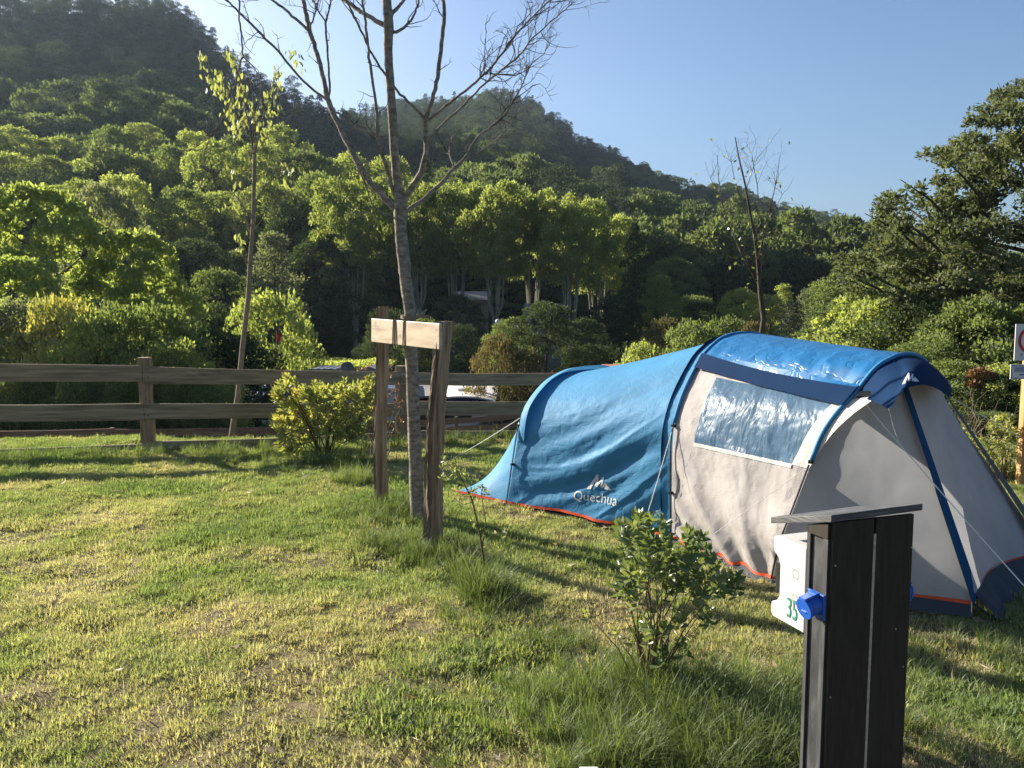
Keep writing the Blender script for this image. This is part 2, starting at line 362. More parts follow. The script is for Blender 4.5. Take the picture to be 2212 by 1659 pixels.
def trunkmb(clumps, base, th, r0, seed, stems=1, lean=0.1, limbs=12):
    mb = MB(); rr = random.Random(seed)
    top = max(c[2] for c in clumps)
    if stems == 1:
        pts = [(0, 0, -0.5)]; n = 7
        for i in range(1, n):
            t = i / (n - 1); pts.append((rr.uniform(-lean, lean) * r0 * 4 * t, rr.uniform(-lean, lean) * r0 * 4 * t, top * 0.86 * t))
        mb.tube(pts, [r0 * (1 - 0.82 * i / (n - 1)) * (1.3 if i == 0 else 1) for i in range(n)], 8)
        idx = list(range(len(clumps))); rr.shuffle(idx)
        for k in idx[:limbs]:
            c = clumps[k]; z0 = max(th, min(top * 0.8, c[2] - 0.55 * math.hypot(c[0], c[1])))
            mid = (c[0] * 0.5, c[1] * 0.5, z0 + (c[2] - z0) * 0.4)
            rb = r0 * 0.42 * (1 - 0.5 * z0 / top)
            mb.tube([(0, 0, z0), mid, (c[0], c[1], c[2])], [rb, rb * 0.7, rb * 0.3], 5, cap=False)
    else:
        mb.tube([(0, 0, -0.5), (0, 0, th * 0.5), (0.0, 0, th)], [r0 * 1.2, r0, r0 * 1.15], 9)
        for s_ in range(stems):
            a = s_ * 2 * math.pi / stems + rr.random(); q = rr.uniform(0.5, 1.0)
            c = clumps[rr.randrange(len(clumps))]
            w_ = r0 * 3.4 * q
            p = [(math.cos(a) * r0 * 0.5, math.sin(a) * r0 * 0.5, th - 0.1), (math.cos(a) * w_ * .8, math.sin(a) * w_ * .8, th + 0.9), (math.cos(a) * w_ * 1.1, math.sin(a) * w_ * 1.1, th + 3.2), (math.cos(a) * w_ * 1.7, math.sin(a) * w_ * 1.7, top * 0.9)]
            rb = r0 * rr.uniform(0.27, 0.4); mb.tube(p, [rb * 1.2, rb, rb * 0.85, rb * 0.3], 6, cap=False)
    return mb
M['leaf_hill'] = leafmat('leaf_hill', [(0.045, 0.08, 0.024), (0.08, 0.13, 0.038), (0.14, 0.195, 0.055)], 0.45, 0.012, 0.6, inst=True)
M['leaf_pine'] = leafmat('leaf_pine', [(0.024, 0.045, 0.028), (0.042, 0.07, 0.042), (0.075, 0.11, 0.062)], 0.28, 0.012, 0.6, inst=True)
def proto(name, shape, H, Wd, base, nc, npc, size, seed, mat=None, cr=(0.2, 0.34), trunk=True, asp=0.6, shell=0.22, bark='bark_dark', r0=0.16, stems=1, th=2.0, lvc=0.5):
    cl = clumpset(seed, nc, H, Wd, base, cr, shape)
    V, Fc, lv = crown(cl, npc, size, seed + 50, asp=asp, shell=shell, lvc=lvc)
    tb = trunkmb(cl, base, th, r0, seed + 9, stems) if trunk else None
    return cl, V, Fc, lv, tb
def proto_obj(name, *a, **k):   # one mesh with trunk and crown, only used by the scattered woods
    mat = a[8]; cl, V, Fc, lv, tb = proto(name, *a, **k)
    Vt = np.array(tb.V); Ft = [f for f in tb.F if len(f) == 4]
    V2 = np.concatenate([Vt, V]); F2 = np.concatenate([np.array(Ft), Fc + len(Vt)])
    mi = np.concatenate([np.ones(len(Ft)), np.zeros(len(Fc))])
    me = mkmesh(name, V2, F2, [M[mat], M['bark_dark']], mi=mi, attrs={'lv': ('FACE', np.concatenate([np.zeros(len(Ft)), lv]))})
    return bpy.data.objects.new(name, me)
hb = [proto_obj('broadleaf_tree', 'round', 8.5, 7.5, 1.0, 30, 150, 0.36, 100 + i * 7, 'leaf_hill') for i in range(4)]
hp = [proto_obj('pine_tree', 'umbrella', 10.5, 5.8, 4.0, 22, 150, 0.30, 300 + i * 5, 'leaf_pine', asp=0.35, cr=(0.22, 0.36)) for i in range(3)] + \
     [proto_obj('pine_tree', 'cone', 11.5, 5.0, 2.0, 26, 130, 0.30, 350, 'leaf_pine', asp=0.35)]
# points over both hills, jittered, inside the wedge the picture and a side step can see
g = np.random.default_rng(5)
P = []; yy = 84.0
while yy < 640:
    st = 4.6 if yy < 200 else 5.2 if yy < 350 else 6.0
    xx = np.arange(-0.86 * yy, 0.84 * yy, st) + g.uniform(-0.45, 0.45, len(np.arange(-0.86 * yy, 0.84 * yy, st))) * st
    P.append(np.stack([xx, yy + g.uniform(-0.5, 0.5, len(xx)) * st, xx * 0], 1)); yy += st
P = np.concatenate(P); P[:, 2] = gz(P[:, 0], P[:, 1]) - 0.3
a = P[:, 0] / P[:, 1]; pj = proj(P)
elev = (P[:, 2] - 2.1) / P[:, 1]
nn = fbm(P[:, 0] / 22, P[:, 1] / 22, 41)
# pines hold the upper half of both hills, broadleaf the rest
s1 = sky1(a); s2 = sky2(a); top = np.maximum(s1, s2)
frac = elev / np.maximum(top, 0.05)
pine = (frac + (nn - 0.5) * 0.7 > 0.60) & (a < 0.14) | (g.random(len(P)) < 0.05)
keep = np.ones(len(P), bool)
clear = (np.abs(pj[:, 0] - 1490) < 80) & (np.abs(pj[:, 1] - 440) < 34) & (P[:, 1] > 250)
keep &= ~(clear & (g.random(len(P)) < 0.72))
R1 = np.interp(a, [-1.6, -0.5, 0.1], [230, 290, 330]); R2 = np.interp(a, [-0.5, 0.0, 0.3, 0.7, 1.5], [480, 470, 520, 560, 600])
Rv = np.where(s1 > s2, R1 + 22, R2 + 28); keep &= P[:, 1] < Rv
keep &= ~((s1 < s2) & (P[:, 1] < 96)) | (a < -0.2)
P = P[keep]; a = a[keep]; pine = pine[keep]; nn = nn[keep]
N = len(P); sc = g.uniform(0.62, 1.25, N) * np.where(P[:, 1] < 190, 1.25, 1.0)
def woods(sel, protos, name, label):
    q = P[sel]; n = len(q); s_ = sc[sel]
    scatter(name, q, np.stack([g.normal(0, .04, n), g.normal(0, .04, n), g.uniform(0, 6.28, n)], 1), np.stack([s_ * g.uniform(.85, 1.2, n), s_ * g.uniform(.85, 1.2, n), s_ * g.uniform(.85, 1.2, n)], 1),
            g.integers(0, len(protos), n), np.clip(nn[sel] * 1.6 - 0.4 + g.normal(0, .22, n), 0, 1), protos, label)
woods(~pine, hb, 'broadleaf_wood', 'mass of green broadleaf trees covering the lower hillsides')
woods(pine, hp, 'pine_wood', 'mass of dark pines covering the upper hillsides')
print('hill trees', N, pine.sum())

# ---------------------------------------------------------------- upper fence (its top three boards per bay follow the sloping lawn edge)
fence = empty('wooden_fence', (-3.5, 12.0, 0), 'weathered horizontal three-board wooden fence along the lawn edge behind the blue tent', 'fence')
FP = [(-330, 11.4), (314, 11.9), (866, 12.9), (1265, 13.7), (1700, 14.6), (2300, 15.6)]
FX = [float(atY(px, 800, Y)[0]) for px, Y in FP]
def rail_board(xa, xb, Ya, Yb, ta, ba, tb, bb, pxa, pxb, seed, name='rail', mat='rail_wood', par=None, th=0.035):
    """plank between two posts; top/bottom heights (m) at each end"""
    n = 14; V = []; rr = random.Random(seed)
    ph1, ph2 = rr.uniform(0, 6), rr.uniform(0, 6)
    for i in range(n + 1):
        t = i / n; x = xa + (xb - xa) * t; y = Ya + (Yb - Ya) * t
        zt = ta + (tb - ta) * t + 0.006 * math.sin(t * 5 + ph1) - 0.012 * math.sin(math.pi * t); zb = ba + (bb - ba) * t + 0.006 * math.sin(t * 6 + ph2) - 0.012 * math.sin(math.pi * t)
        V += [(x, y, zb), (x, y, zt), (x, y + th, zt), (x, y + th, zb)]
    F = []
    for i in range(n):
        b = i * 4
        for k in range(4): F.append((b + k, b + (k + 1) % 4, b + 4 + (k + 1) % 4, b + 4 + k))
    F += [(3, 2, 1, 0), (n * 4, n * 4 + 1, n * 4 + 2, n * 4 + 3)]
    o = obj(name, V, F, M[mat], par)
    md = o.modifiers.new('bevel', 'BEVEL'); md.width = 0.005; md.limit_method = 'ANGLE'
    return o
def zat(px, py, Y): return float(atY(px, py, Y)[2])
boards = {  # bay: list of (top_a, bottom_a, top_b, bottom_b) in picture rows at the bay's two posts
    0: [((783, 824), (789, 824)), ((874, 912), (871, 907)), ((975, 1010), (958, 994))],
    1: [((791, 828), (804, 831)), ((871, 905), (871, 899)), ((955, 992), (934, 967))],
    2: [((804, 831), (806, 832)), ((866, 896), (866, 896)), ((930, 962), (928, 958))],
    3: [((806, 832), (812, 838)), ((868, 898), (870, 898)), ((926, 955), (924, 950))],
    4: [((812, 838), (816, 842)), ((870, 898), (872, 898)), ((924, 950), (922, 948))]}
for b, rows in boards.items():
    (pa, Ya), (pb, Yb) = FP[b], FP[b + 1]
    for r_, ((t0, b0), (t1, b1)) in enumerate(rows):
        if b == 0:
            k = (314 - 0) / (314 + 330); t0 += (t0 - t1) * (1 / k - 1) * 0.4; b0 += (b0 - b1) * (1 / k - 1) * 0.4
        g_ = 0.004
        rail_board(FX[b] + g_, FX[b + 1] - g_, Ya - 0.10, Yb - 0.10, zat(pa, t0, Ya - .1), zat(pa, b0, Ya - .1), zat(pb, t1, Yb - .1), zat(pb, b1, Yb - .1), pa, pb, b * 5 + r_, par=fence)
for i, (px, Y) in enumerate(FP):
    tp = [775, 772, 790, 797, 800, 805][i]; zt = zat(px, tp, Y); mb = MB(); hw = 0.085 if i < 3 else 0.08
    rr = random.Random(i); pts = []; V = []
    L_ = 7
    for k in range(L_):
        z = -0.35 + (zt + 0.35) * k / (L_ - 1); w_ = hw * (1 + rr.uniform(-.1, .1)) * (1.12 - 0.12 * k / L_)
        ox = rr.uniform(-.008, .008)
        V += [(FX[i] - w_ + ox, Y - 0.06, z), (FX[i] + w_ + ox, Y - 0.06, z), (FX[i] + w_ * .9 + ox, Y + 0.08, z), (FX[i] - w_ * .9 + ox, Y + 0.08, z)]
    F = [(3, 2, 1, 0), (L_ * 4 - 4, L_ * 4 - 3, L_ * 4 - 2, L_ * 4 - 1)]
    for k in range(L_ - 1):
        for q in range(4): F.append((k * 4 + q, k * 4 + (q + 1) % 4, k * 4 + 4 + (q + 1) % 4, k * 4 + 4 + q))
    po = obj('post', V, F, M['post_wood'], fence); md = po.modifiers.new('bevel', 'BEVEL'); md.width = 0.012; md.segments = 2
    for r_ in range(3):
        if i in (1, 2):
            rr2 = boards[i - 1][r_][1]
            for dz in (0.28, 0.75):
                y_ = rr2[0] + (rr2[1] - rr2[0]) * dz; p = atY(px + 6, y_, Y - 0.104)
                MB().tube([(p[0], Y - 0.108, p[2]), (p[0], Y - 0.098, p[2])], 0.009, 6).obj('nail', M['nail'], fence)
# lower fence: two thin reddish rails that run off down the slope
lf = empty('low_rail_fence', (-3.0, 17.0, -1.2), 'thin reddish two-rail wooden fence on the slope below the big fence', 'fence')
LP = [(-120, 16.6, 931, 950, 961, 980), (237, 16.6, 927, 943, 949, 964), (740, 17.6, 920, 937, 944, 959), (985, 22.0, 903, 916, 921, 933), (1135, 28.0, 893, 903, 911, 921), (1300, 36.0, 870, 880, 886, 894)]
for i in range(len(LP) - 1):
    A, B = LP[i], LP[i + 1]
    for q in (0, 1):
        xa, xb = float(atY(A[0], 900, A[1])[0]), float(atY(B[0], 900, B[1])[0])
        rail_board(xa, xb, A[1], B[1], zat(A[0], A[2 + 2 * q], A[1]), zat(A[0], A[3 + 2 * q], A[1]), zat(B[0], B[2 + 2 * q], B[1]), zat(B[0], B[3 + 2 * q], B[1]), 0, 0, 40 + i * 2 + q, mat='low_wood', par=lf)
for i, A in enumerate(LP):
    x = float(atY(A[0], 900, A[1])[0]); zt = zat(A[0], A[2] - 2, A[1]); zb = float(gz(x, A[1])) - 0.25
    MB().box((x, A[1] + 0.075, (zt + zb) / 2), (0.045, 0, 0), (0, 0.035, 0), (0, 0, (zt - zb) / 2)).obj('post', M['low_wood'], lf, bevel=0.006)

# ---------------------------------------------------------------- tree stakes with their crossboard
def rough_post(name, pb, pt, wx, wy, mat, par, seed, b0=0.75, b1=1.3, taper=0.9):
    """riven post: irregular cross-section with a bark side; material 0 split face, 1 bark"""
    rr = random.Random(seed); n = 22; L_ = 34; V = []; F = []; mi = []
    prof = [1 + 0.22 * math.sin(q * 1.9 + seed) * math.sin(q * .7) + rr.uniform(-.10, .08) for q in range(n)]
    pb, pt = np.array(pb, float), np.array(pt, float)
    for k in range(L_):
        t = k / (L_ - 1); c = pb + (pt - pb) * t + np.array([math.sin(t * 5 + seed) * 0.022, math.sin(t * 4 + seed) * 0.01, 0]); s_ = 1.06 - (1.06 - taper) * t
        for q in range(n):
            a = 2 * math.pi * q / n + 0.3
            r = prof[q] * (1 + 0.24 * (mnoise.noise(Vector((q * 0.9, t * 6, seed)))) + 0.12 * (mnoise.noise(Vector((q * 2.1, t * 24, seed))))) * s_
            V.append((c[0] + math.cos(a) * wx * r, c[1] + math.sin(a) * wy * r, c[2]))
    for k in range(L_ - 1):
        for q in range(n):
            F.append((k * n + q, k * n + (q + 1) % n, (k + 1) * n + (q + 1) % n, (k + 1) * n + q))
            a = (2 * math.pi * (q + 0.5) / n + 0.3) % (2 * math.pi); mi.append(1 if math.pi * b0 < a < math.pi * b1 else 0)
    F += [tuple(range(n))[::-1], tuple(range((L_ - 1) * n, L_ * n))]; mi += [0, 0]
    return obj(name, V, F, mat, par, mi=mi, smooth=False)
s1b = G(829, 1098); s1t = atY(823, 662, s1b[1] - 0.02); s2b = G(932, 1190); s2t = atY(959, 694, s2b[1] + 0.12)
sup = empty('tree_stake_frame', (s1b[0], s1b[1], 0), 'two rough wooden stakes nailed to a pale crossboard holding up the bare tree', 'tree support')
rough_post('left_post'.replace('left_', ''), (s1b[0], s1b[1], -0.3), s1t, 0.070, 0.065, [M['split_wood'], M['stake_bark']], sup, 3)
rough_post('post', (s2b[0] - 0.02, s2b[1], -0.3), s2t, 0.075, 0.07, [M['split_wood'], M['stake_bark']], sup, 8, 0.6, 1.48)
# crossboard: nailed to the near-left faces of the stakes
bl = atY(802, 688, s1b[1] - 0.17); bl2 = atY(802, 738, s1b[1] - 0.17); br = atY(949, 699, s2b[1] - 0.0); br2 = atY(949, 755, s2b[1] - 0.0)
dv = (br - bl); dv = dv / np.linalg.norm(dv); nb = np.cross(dv, [0, 0, 1]); nb = nb / np.linalg.norm(nb)
if nb[1] > 0: nb = -nb
V = []; n = 10
for i in range(n + 1):
    t = i / n; top_ = bl + (br - bl) * t; bot_ = bl2 + (br2 - bl2) * t; off = nb * 0.006 * math.sin(3 * t)
    V += [bot_ + off, top_ + off, top_ - nb * 0.028 + off, bot_ - nb * 0.028 + off]
F = [(0, 1, 2, 3), (n * 4 + 3, n * 4 + 2, n * 4 + 1, n * 4)]
for i in range(n):
    for k in range(4): F.append((i * 4 + (k + 1) % 4, i * 4 + k, i * 4 + 4 + k, i * 4 + 4 + (k + 1) % 4))
bo = obj('crossboard', V, F, M['board'], sup); md = bo.modifiers.new('bevel', 'BEVEL'); md.width = 0.004; md.segments = 2
for t, u_ in ((0.06, .22), (0.06, .85), (0.965, .25), (0.965, .8)):
    p = (bl + (br - bl) * t) * (1 - u_) + (bl2 + (br2 - bl2) * t) * u_
    MB().tube([p - nb * 0.001, p + nb * 0.003 + np.array([0, 0, 0])], 0.009, 7).obj('screw', M['steel'], bo)
tcx = (G(903, 1130)); tz = zat(886, 690, tcx[1])
trunk_c = atY(886, 700, tcx[1])
for t, wn in ((0.375, 4), (0.53, 3)):
    mb = MB()
    for q in range(wn):
        tt = t + q * 0.013; tb_ = tt + (0.015 if q % 2 else -0.012)
        a = (bl + (br - bl) * tt); b = (bl2 + (br2 - bl2) * tb_); e = nb * 0.008; up = np.array([0, 0, 0.006])
        mb.tube([a + e + up, (a + b) / 2 + e * 1.2, b + e - up, b - nb * 0.036 - up, a - nb * 0.036 + up, a + e + up], 0.0042, 5)
        if q < 2: mb.tube([a - nb * 0.03 + up, trunk_c + np.array([-.05 + q * .09, -0.06, 0.0 + q * .01])], 0.004, 5)
    mb.obj('twine', M['twine'], sup)

# ---------------------------------------------------------------- bare tree in the stakes (limbs traced, then set at their own depths)
def Cpt(x, y): return (403.2 + 0.41665 * x, 0.41665 * y)
tr = empty('bare_tree', (tcx[0], tcx[1], 0), 'tall leafless tree with forking grey limbs tied between the two stakes', 'tree')
limbs = [
 ('trunk', 0, [(1200, 2760, 84), (1196, 2640, 74), (1186, 2400, 68), (1176, 2100, 68), (1166, 1870, 66), (1162, 1740, 64), (1160, 1640, 62), (1145, 1520, 62), (1130, 1400, 62), (1120, 1300, 66), (1109, 1190, 60), (1108, 1100, 66), (1106, 1040, 56), (1096, 960, 46), (1085, 880, 44), (1075, 760, 44), (1068, 640, 46), (1060, 500, 44), (1052, 380, 42), (1045, 260, 44), (1047, 130, 50), (1038, 0, 46), (1033, -170, 40), (1040, -420, 30), (1030, -700, 16)]),
 ('limb', 0.5, [(1092, 1090, 36), (1010, 1010, 36), (930, 920, 34), (860, 790, 32), (790, 650, 28), (735, 530, 28), (715, 440, 24), (690, 330, 22), (660, 230, 22), (635, 150, 26), (615, 60, 22), (600, -20, 20), (570, -180, 13), (545, -330, 8)]),
 ('limb', 0.5, [(632, 155, 16), (580, 110, 14), (510, 50, 13), (440, 0, 12), (330, -80, 9), (250, -180, 5)]),
 ('limb', 0.55, [(640, 140, 10), (665, 70, 9), (685, 0, 8), (700, -90, 5)]),
 ('limb', 0.6, [(740, 500, 12), (735, 360, 11), (728, 240, 11), (720, 120, 12), (735, 60, 9), (748, 0, 8), (760, -120, 5)]),
 ('limb', 0.65, [(722, 115, 8), (690, 70, 8), (655, 0, 8), (640, -80, 5)]),
 ('limb', -0.4, [(728, 520, 13), (650, 460, 12), (560, 370, 12), (470, 260, 12), (390, 180, 13), (340, 130, 12), (270, 60, 11), (210, 0, 9), (120, -90, 6), (60, -200, 4)]),
 ('limb', 0.2, [(742, 545, 10), (760, 570, 10), (830, 620, 11), (900, 670, 12), (975, 705, 14), (990, 712, 16)]),
 ('limb', -0.3, [(1090, 1040, 24), (1060, 960, 22), (1040, 880, 20), (1010, 790, 20), (990, 700, 19), (985, 600, 16), (972, 470, 14), (950, 330, 14), (935, 200, 14), (925, 90, 13), (910, 0, 12), (900, -150, 7)]),
 ('limb', 0.5, [(1030, 130, 28), (960, 95, 22), (900, 60, 22), (850, 25, 20), (800, -10, 18), (700, -110, 11), (640, -240, 6)]),
 ('limb', -0.6, [(1232, 612, 14), (1160, 540, 14), (1090, 470, 13), (1040, 400, 12), (990, 330, 12), (950, 260, 11), (915, 180, 11), (870, 90, 12), (840, 30, 10), (780, -80, 7)]),
 ('limb', -0.5, [(1115, 1060, 36), (1165, 980, 32), (1215, 890, 30), (1240, 790, 28), (1240, 700, 26), (1240, 620, 24), (1265, 540, 20), (1295, 430, 20), (1315, 300, 20), (1330, 150, 20), (1335, 50, 18), (1325, -60, 15), (1340, -260, 8)]),
 ('limb', -0.3, [(1062, 168, 18), (1120, 150, 14), (1165, 105, 12), (1190, 50, 10), (1205, 0, 9), (1215, -80, 6)]),
 ('limb', 0.3, [(1055, 85, 24), (1090, 40, 18), (1125, 0, 16), (1190, -90, 11)]),
 ('limb', -0.7, [(1255, 625, 14), (1330, 560, 14), (1400, 505, 14), (1480, 440, 13), (1560, 370, 12), (1640, 270, 11), (1700, 190, 10), (1760, 120, 9), (1830, 50, 8), (1885, 0, 7), (1950, -80, 4)]),
 ('limb', -0.3, [(1250, 730, 11), (1320, 650, 11), (1400, 580, 11), (1480, 500, 11), (1560, 420, 10), (1650, 350, 9), (1740, 270, 8), (1790, 200, 7), (1880, 120, 6), (1960, 50, 5), (2010, 10, 3)]),
 ('limb', 0.2, [(1130, 1100, 26), (1220, 1040, 22), (1310, 960, 20), (1385, 875, 20), (1450, 810, 16), (1500, 720, 12), (1560, 670, 11), (1640, 600, 10), (1700, 510, 9), (1740, 440, 8), (1755, 400, 7), (1790, 330, 5), (1850, 280, 4), (1880, 200, 3)]),
 ('limb', 0.3, [(1440, 830, 8), (1530, 780, 7), (1620, 710, 6), (1690, 630, 5), (1725, 560, 4)]),
 ('limb', 0.25, [(1388, 872, 9), (1365, 800, 9), (1370, 740, 7), (1385, 690, 5)]),
 ('limb', -0.25, [(1090, 1140, 10), (1020, 1100, 9), (960, 1050, 8), (930, 970, 5), (880, 860, 4)]),
 ('limb', -0.8, [(120, -90, 9), (200, -120, 9), (262, -60, 9), (275, 100, 9), (285, 200, 9), (290, 290, 9), (270, 370, 8), (250, 440, 8), (215, 560, 8), (170, 640, 7), (120, 720, 6), (90, 800, 6), (95, 900, 5), (50, 1010, 3)]),
 ('limb', -0.9, [(150, 670, 5), (80, 740, 4), (0, 790, 3)]),
 ('limb', -0.8, [(290, 290, 5), (350, 350, 5), (385, 430, 4), (380, 520, 3)]),
]
Y0 = tcx[1]; rt = random.Random(12); twmb = MB()
def twig(p, d, L, r, depth, mb, rr, bud=True):
    pts = [np.array(p)]; n = 7; dd = np.array(d, float)
    for i in range(n):
        dd = dd + np.array([rr.gauss(0, .27), rr.gauss(0, .27), rr.gauss(0.06, .24)]); dd /= np.linalg.norm(dd); pts.append(pts[-1] + dd * L / n)
    mb.tube(pts, [r * (1 - 0.75 * i / n) for i in range(n + 1)], 4, cap=False)
    if depth > 0:
        for k in range(1, n):
            if rr.random() < 0.7:
                sd = np.array([rr.gauss(0, 1), rr.gauss(0, .8), rr.gauss(0.2, .7)]); sd /= np.linalg.norm(sd)
                twig(pts[k], dd * 0.7 + sd * 0.8, L * rr.uniform(.15, .4), r * 0.55, depth - 1, mb, rr)
for li, (nm, dep, pts) in enumerate(limbs):
    W = []; Rd = []; L_ = len(pts)
    for i, (x, y, w_) in enumerate(pts):
        t = i / (L_ - 1); px, py = Cpt(x, y)
        Yk = Y0 + (dep * (1.4 * t) if nm == 'limb' else -0.05 * t)
        if nm == 'limb' and dep == 0.2 and L_ == 6: Yk = Y0 + 0.45 * (1 - t) - 0.05
        if li in (2, 3, 4, 5): Yk = Y0 + 0.35 + 0.3 * t
        if li == 6: Yk = Y0 + 0.28 - 0.8 * t
        if li in (10,): Yk = Y0 - 0.3 - 0.3 * t
        if li in (14, 15): Yk = Y0 - 0.3 + dep * t
        if li in (20, 21, 22): Yk = Y0 - 0.75
        p = atY(px, py, Yk); W.append(p); Rd.append(max(0.0035, 0.5 * w_ * 0.41665 / FPX * Yk))
    # smooth resample
    sm = []; sr = []
    for i in range(L_ - 1):
        p0 = W[max(0, i - 1)]; p1 = W[i]; p2 = W[i + 1]; p3 = W[min(L_ - 1, i + 2)]
        for k in range(4):
            t = k / 4; sm.append(0.5 * ((2 * p1) + (p2 - p0) * t + (2 * p0 - 5 * p1 + 4 * p2 - p3) * t * t + (3 * p1 - p0 - 3 * p2 + p3) * t ** 3)); sr.append(Rd[i] * (1 - t) + Rd[i + 1] * t)
    sm.append(W[-1]); sr.append(Rd[-1])
    if nm == 'limb': sm = [q + np.array([rt.gauss(0, .003), rt.gauss(0, .003), rt.gauss(0, .003)]) for q in sm]
    if nm == 'trunk': sm[0][2] = -0.15
    mb = MB(); mb.tube(sm, sr, 12 if nm == 'trunk' else 8, wob=0.12, seed=li)
    if nm == 'trunk':
        for q in (30, 44, 50):   # knots
            c = sm[min(q, len(sm) - 1)]; mb.tube([c, c + np.array([0.05, -0.05, 0.02])], [sr[q] * .8, sr[q] * .3], 7)
    lo_ = mb.obj(nm, M['bark_grey'], tr, smooth=True); twmb = MB()
    if nm == 'limb':
        fan = li in (14, 15, 16, 17); nt_ = {14: 26, 15: 26, 16: 22, 17: 7}.get(li, 7)
        for q in range(nt_):
            k = rt.randrange(int(len(sm) * (0.35 if fan else 0.25)), len(sm)); d = sm[min(k + 1, len(sm) - 1)] - sm[k - 1]; d = d / np.linalg.norm(d)
            sd = np.array([rt.gauss(0, .8), rt.gauss(0, .5), rt.gauss(.25, .7)]); sd /= np.linalg.norm(sd)
            twig(sm[k], d * 0.8 + sd * 0.7, rt.uniform(.25, .62) if fan else rt.uniform(.12, .42), min(0.005, sr[k] * .6), 1 if fan else (1 if rt.random() < .5 else 0), twmb, rt)
        twmb.obj('twigs', M['bark_dark'], lo_)
# tie round the trunk (part of the stake frame's lashing)
tp_ = atY(886, 684, Y0 - 0.02); mb = MB()
for q in range(4):
    mb.tube([tp_ + np.array([math.cos(a) * 0.088, math.sin(a) * 0.088, q * 0.009 - 0.014 + 0.01 * math.sin(a)]) for a in np.linspace(0, 6.283, 15)], 0.005, 5, cap=False)
mb.tube([tp_ + np.array([0.06, -0.06, 0]), tp_ + np.array([0.13, -0.07, 0.03]), tp_ + np.array([0.17, -0.05, 0.075])], [0.008, 0.022, 0.004], 6)
mb.tube([tp_ + np.array([0.06, -0.06, 0]), tp_ + np.array([0.14, -0.08, 0.0]), tp_ + np.array([0.19, -0.06, 0.01])], [0.006, 0.016, 0.004], 6)
mb.obj('tie', M['twine'], sup)

# ---------------------------------------------------------------- tent
def fabric(name, col, rough=0.45, trans=0.25, bump=0.35, spec=0.35, bs=14, col2=None):
    m, t, ns, L = newmat(name); p = ns['Principled BSDF']; out = ns['Material Output']
    tc = nd(ns, 'ShaderNodeTexCoord')
    c = nd(ns, 'ShaderNodeTexNoise'); c.inputs['Scale'].default_value = 3.0; c.inputs['Detail'].default_value = 4; L.new(tc.outputs['Object'], c.inputs['Vector'])
    k2 = col2 or tuple(x * 0.86 for x in col); r = ramp(ns, [(0.35, k2), (0.65, col)]); L.new(c.outputs['Fac'], r.inputs[0]); L.new(r.outputs[0], p.inputs['Base Color'])
    p.inputs['Roughness'].default_value = rough; p.inputs['Specular IOR Level'].default_value = spec
    # creases: two scales of folded noise
    n1 = nd(ns, 'ShaderNodeTexNoise'); n1.inputs['Scale'].default_value = bs; n1.inputs['Detail'].default_value = 2; n1.inputs['Distortion'].default_value = 0.3; n1.inputs['Scale'].default_value = bs * 0.5
    v1 = nd(ns, 'ShaderNodeTexVoronoi'); v1.feature = 'DISTANCE_TO_EDGE'; v1.inputs['Scale'].default_value = bs * 0.55
    wv = nd(ns, 'ShaderNodeMapping'); wv.inputs['Rotation'].default_value = (0.4, 0.3, 0.5); wv.inputs['Scale'].default_value = (1, 0.55, 1.6)
    n0 = nd(ns, 'ShaderNodeTexNoise'); n0.inputs['Scale'].default_value = 4; L.new(tc.outputs['Object'], n0.inputs['Vector'])
    mxv = nd(ns, 'ShaderNodeMix', data_type='RGBA', blend_type='LINEAR_LIGHT'); mxv.inputs[0].default_value = 0.22; L.new(tc.outputs['Object'], mxv.inputs[6]); L.new(n0.outputs['Color'], mxv.inputs[7])
    L.new(mxv.outputs[2], wv.inputs[0]); L.new(wv.outputs[0], v1.inputs['Vector']); L.new(tc.outputs['Object'], n1.inputs['Vector'])
    pw = nd(ns, 'ShaderNodeMath', operation='MINIMUM'); pw.inputs[1].default_value = 0.10; L.new(v1.outputs['Distance'], pw.inputs[0])
    ad = nd(ns, 'ShaderNodeMath', operation='MULTIPLY_ADD'); ad.inputs[1].default_value = 1.6; L.new(pw.outputs[0], ad.inputs[0]); n1s = nd(ns, 'ShaderNodeMath', operation='MULTIPLY'); n1s.inputs[1].default_value = 0.35; L.new(n1.outputs['Fac'], n1s.inputs[0]); L.new(n1s.outputs[0], ad.inputs[2])
    b = nd(ns, 'ShaderNodeBump'); b.inputs['Strength'].default_value = bump; b.inputs['Distance'].default_value = 0.022; L.new(ad.outputs[0], b.inputs['Height']); L.new(b.outputs[0], p.inputs['Normal'])
    tr_ = nd(ns, 'ShaderNodeBsdfTranslucent'); L.new(r.outputs[0], tr_.inputs[0])
    ms = nd(ns, 'ShaderNodeMixShader'); ms.inputs[0].default_value = trans; L.new(p.outputs[0], ms.inputs[1]); L.new(tr_.outputs[0], ms.inputs[2]); L.new(ms.outputs[0], out.inputs[0])
    return m
M['tent_blue'] = fabric('tent_blue', (0.07, 0.26, 0.47), 0.6, 0.2, 0.30, 0.12)
M['tent_roof'] = fabric('tent_roof', (0.015, 0.14, 0.34), 0.4, 0.12, 0.7, 0.35, bs=10)
M['tent_navy'] = fabric('tent_navy', (0.005, 0.024, 0.07), 0.85, 0.02, 0.08, 0.06)
M['tent_grey'] = fabric('tent_grey', (0.66, 0.615, 0.595), 0.7, 0.48, 0.26, 0.1)
M['tent_cream'] = fabric('tent_cream', (0.66, 0.62, 0.57), 0.5, 0.2, 0.3)
M['tent_strap'] = fabric('tent_strap', (0.012, 0.065, 0.15), 0.85, 0.03, 0.1, 0.06)
M['tent_black'] = fabric('tent_black', (0.018, 0.02, 0.024), 0.6, 0.03, 0.1)
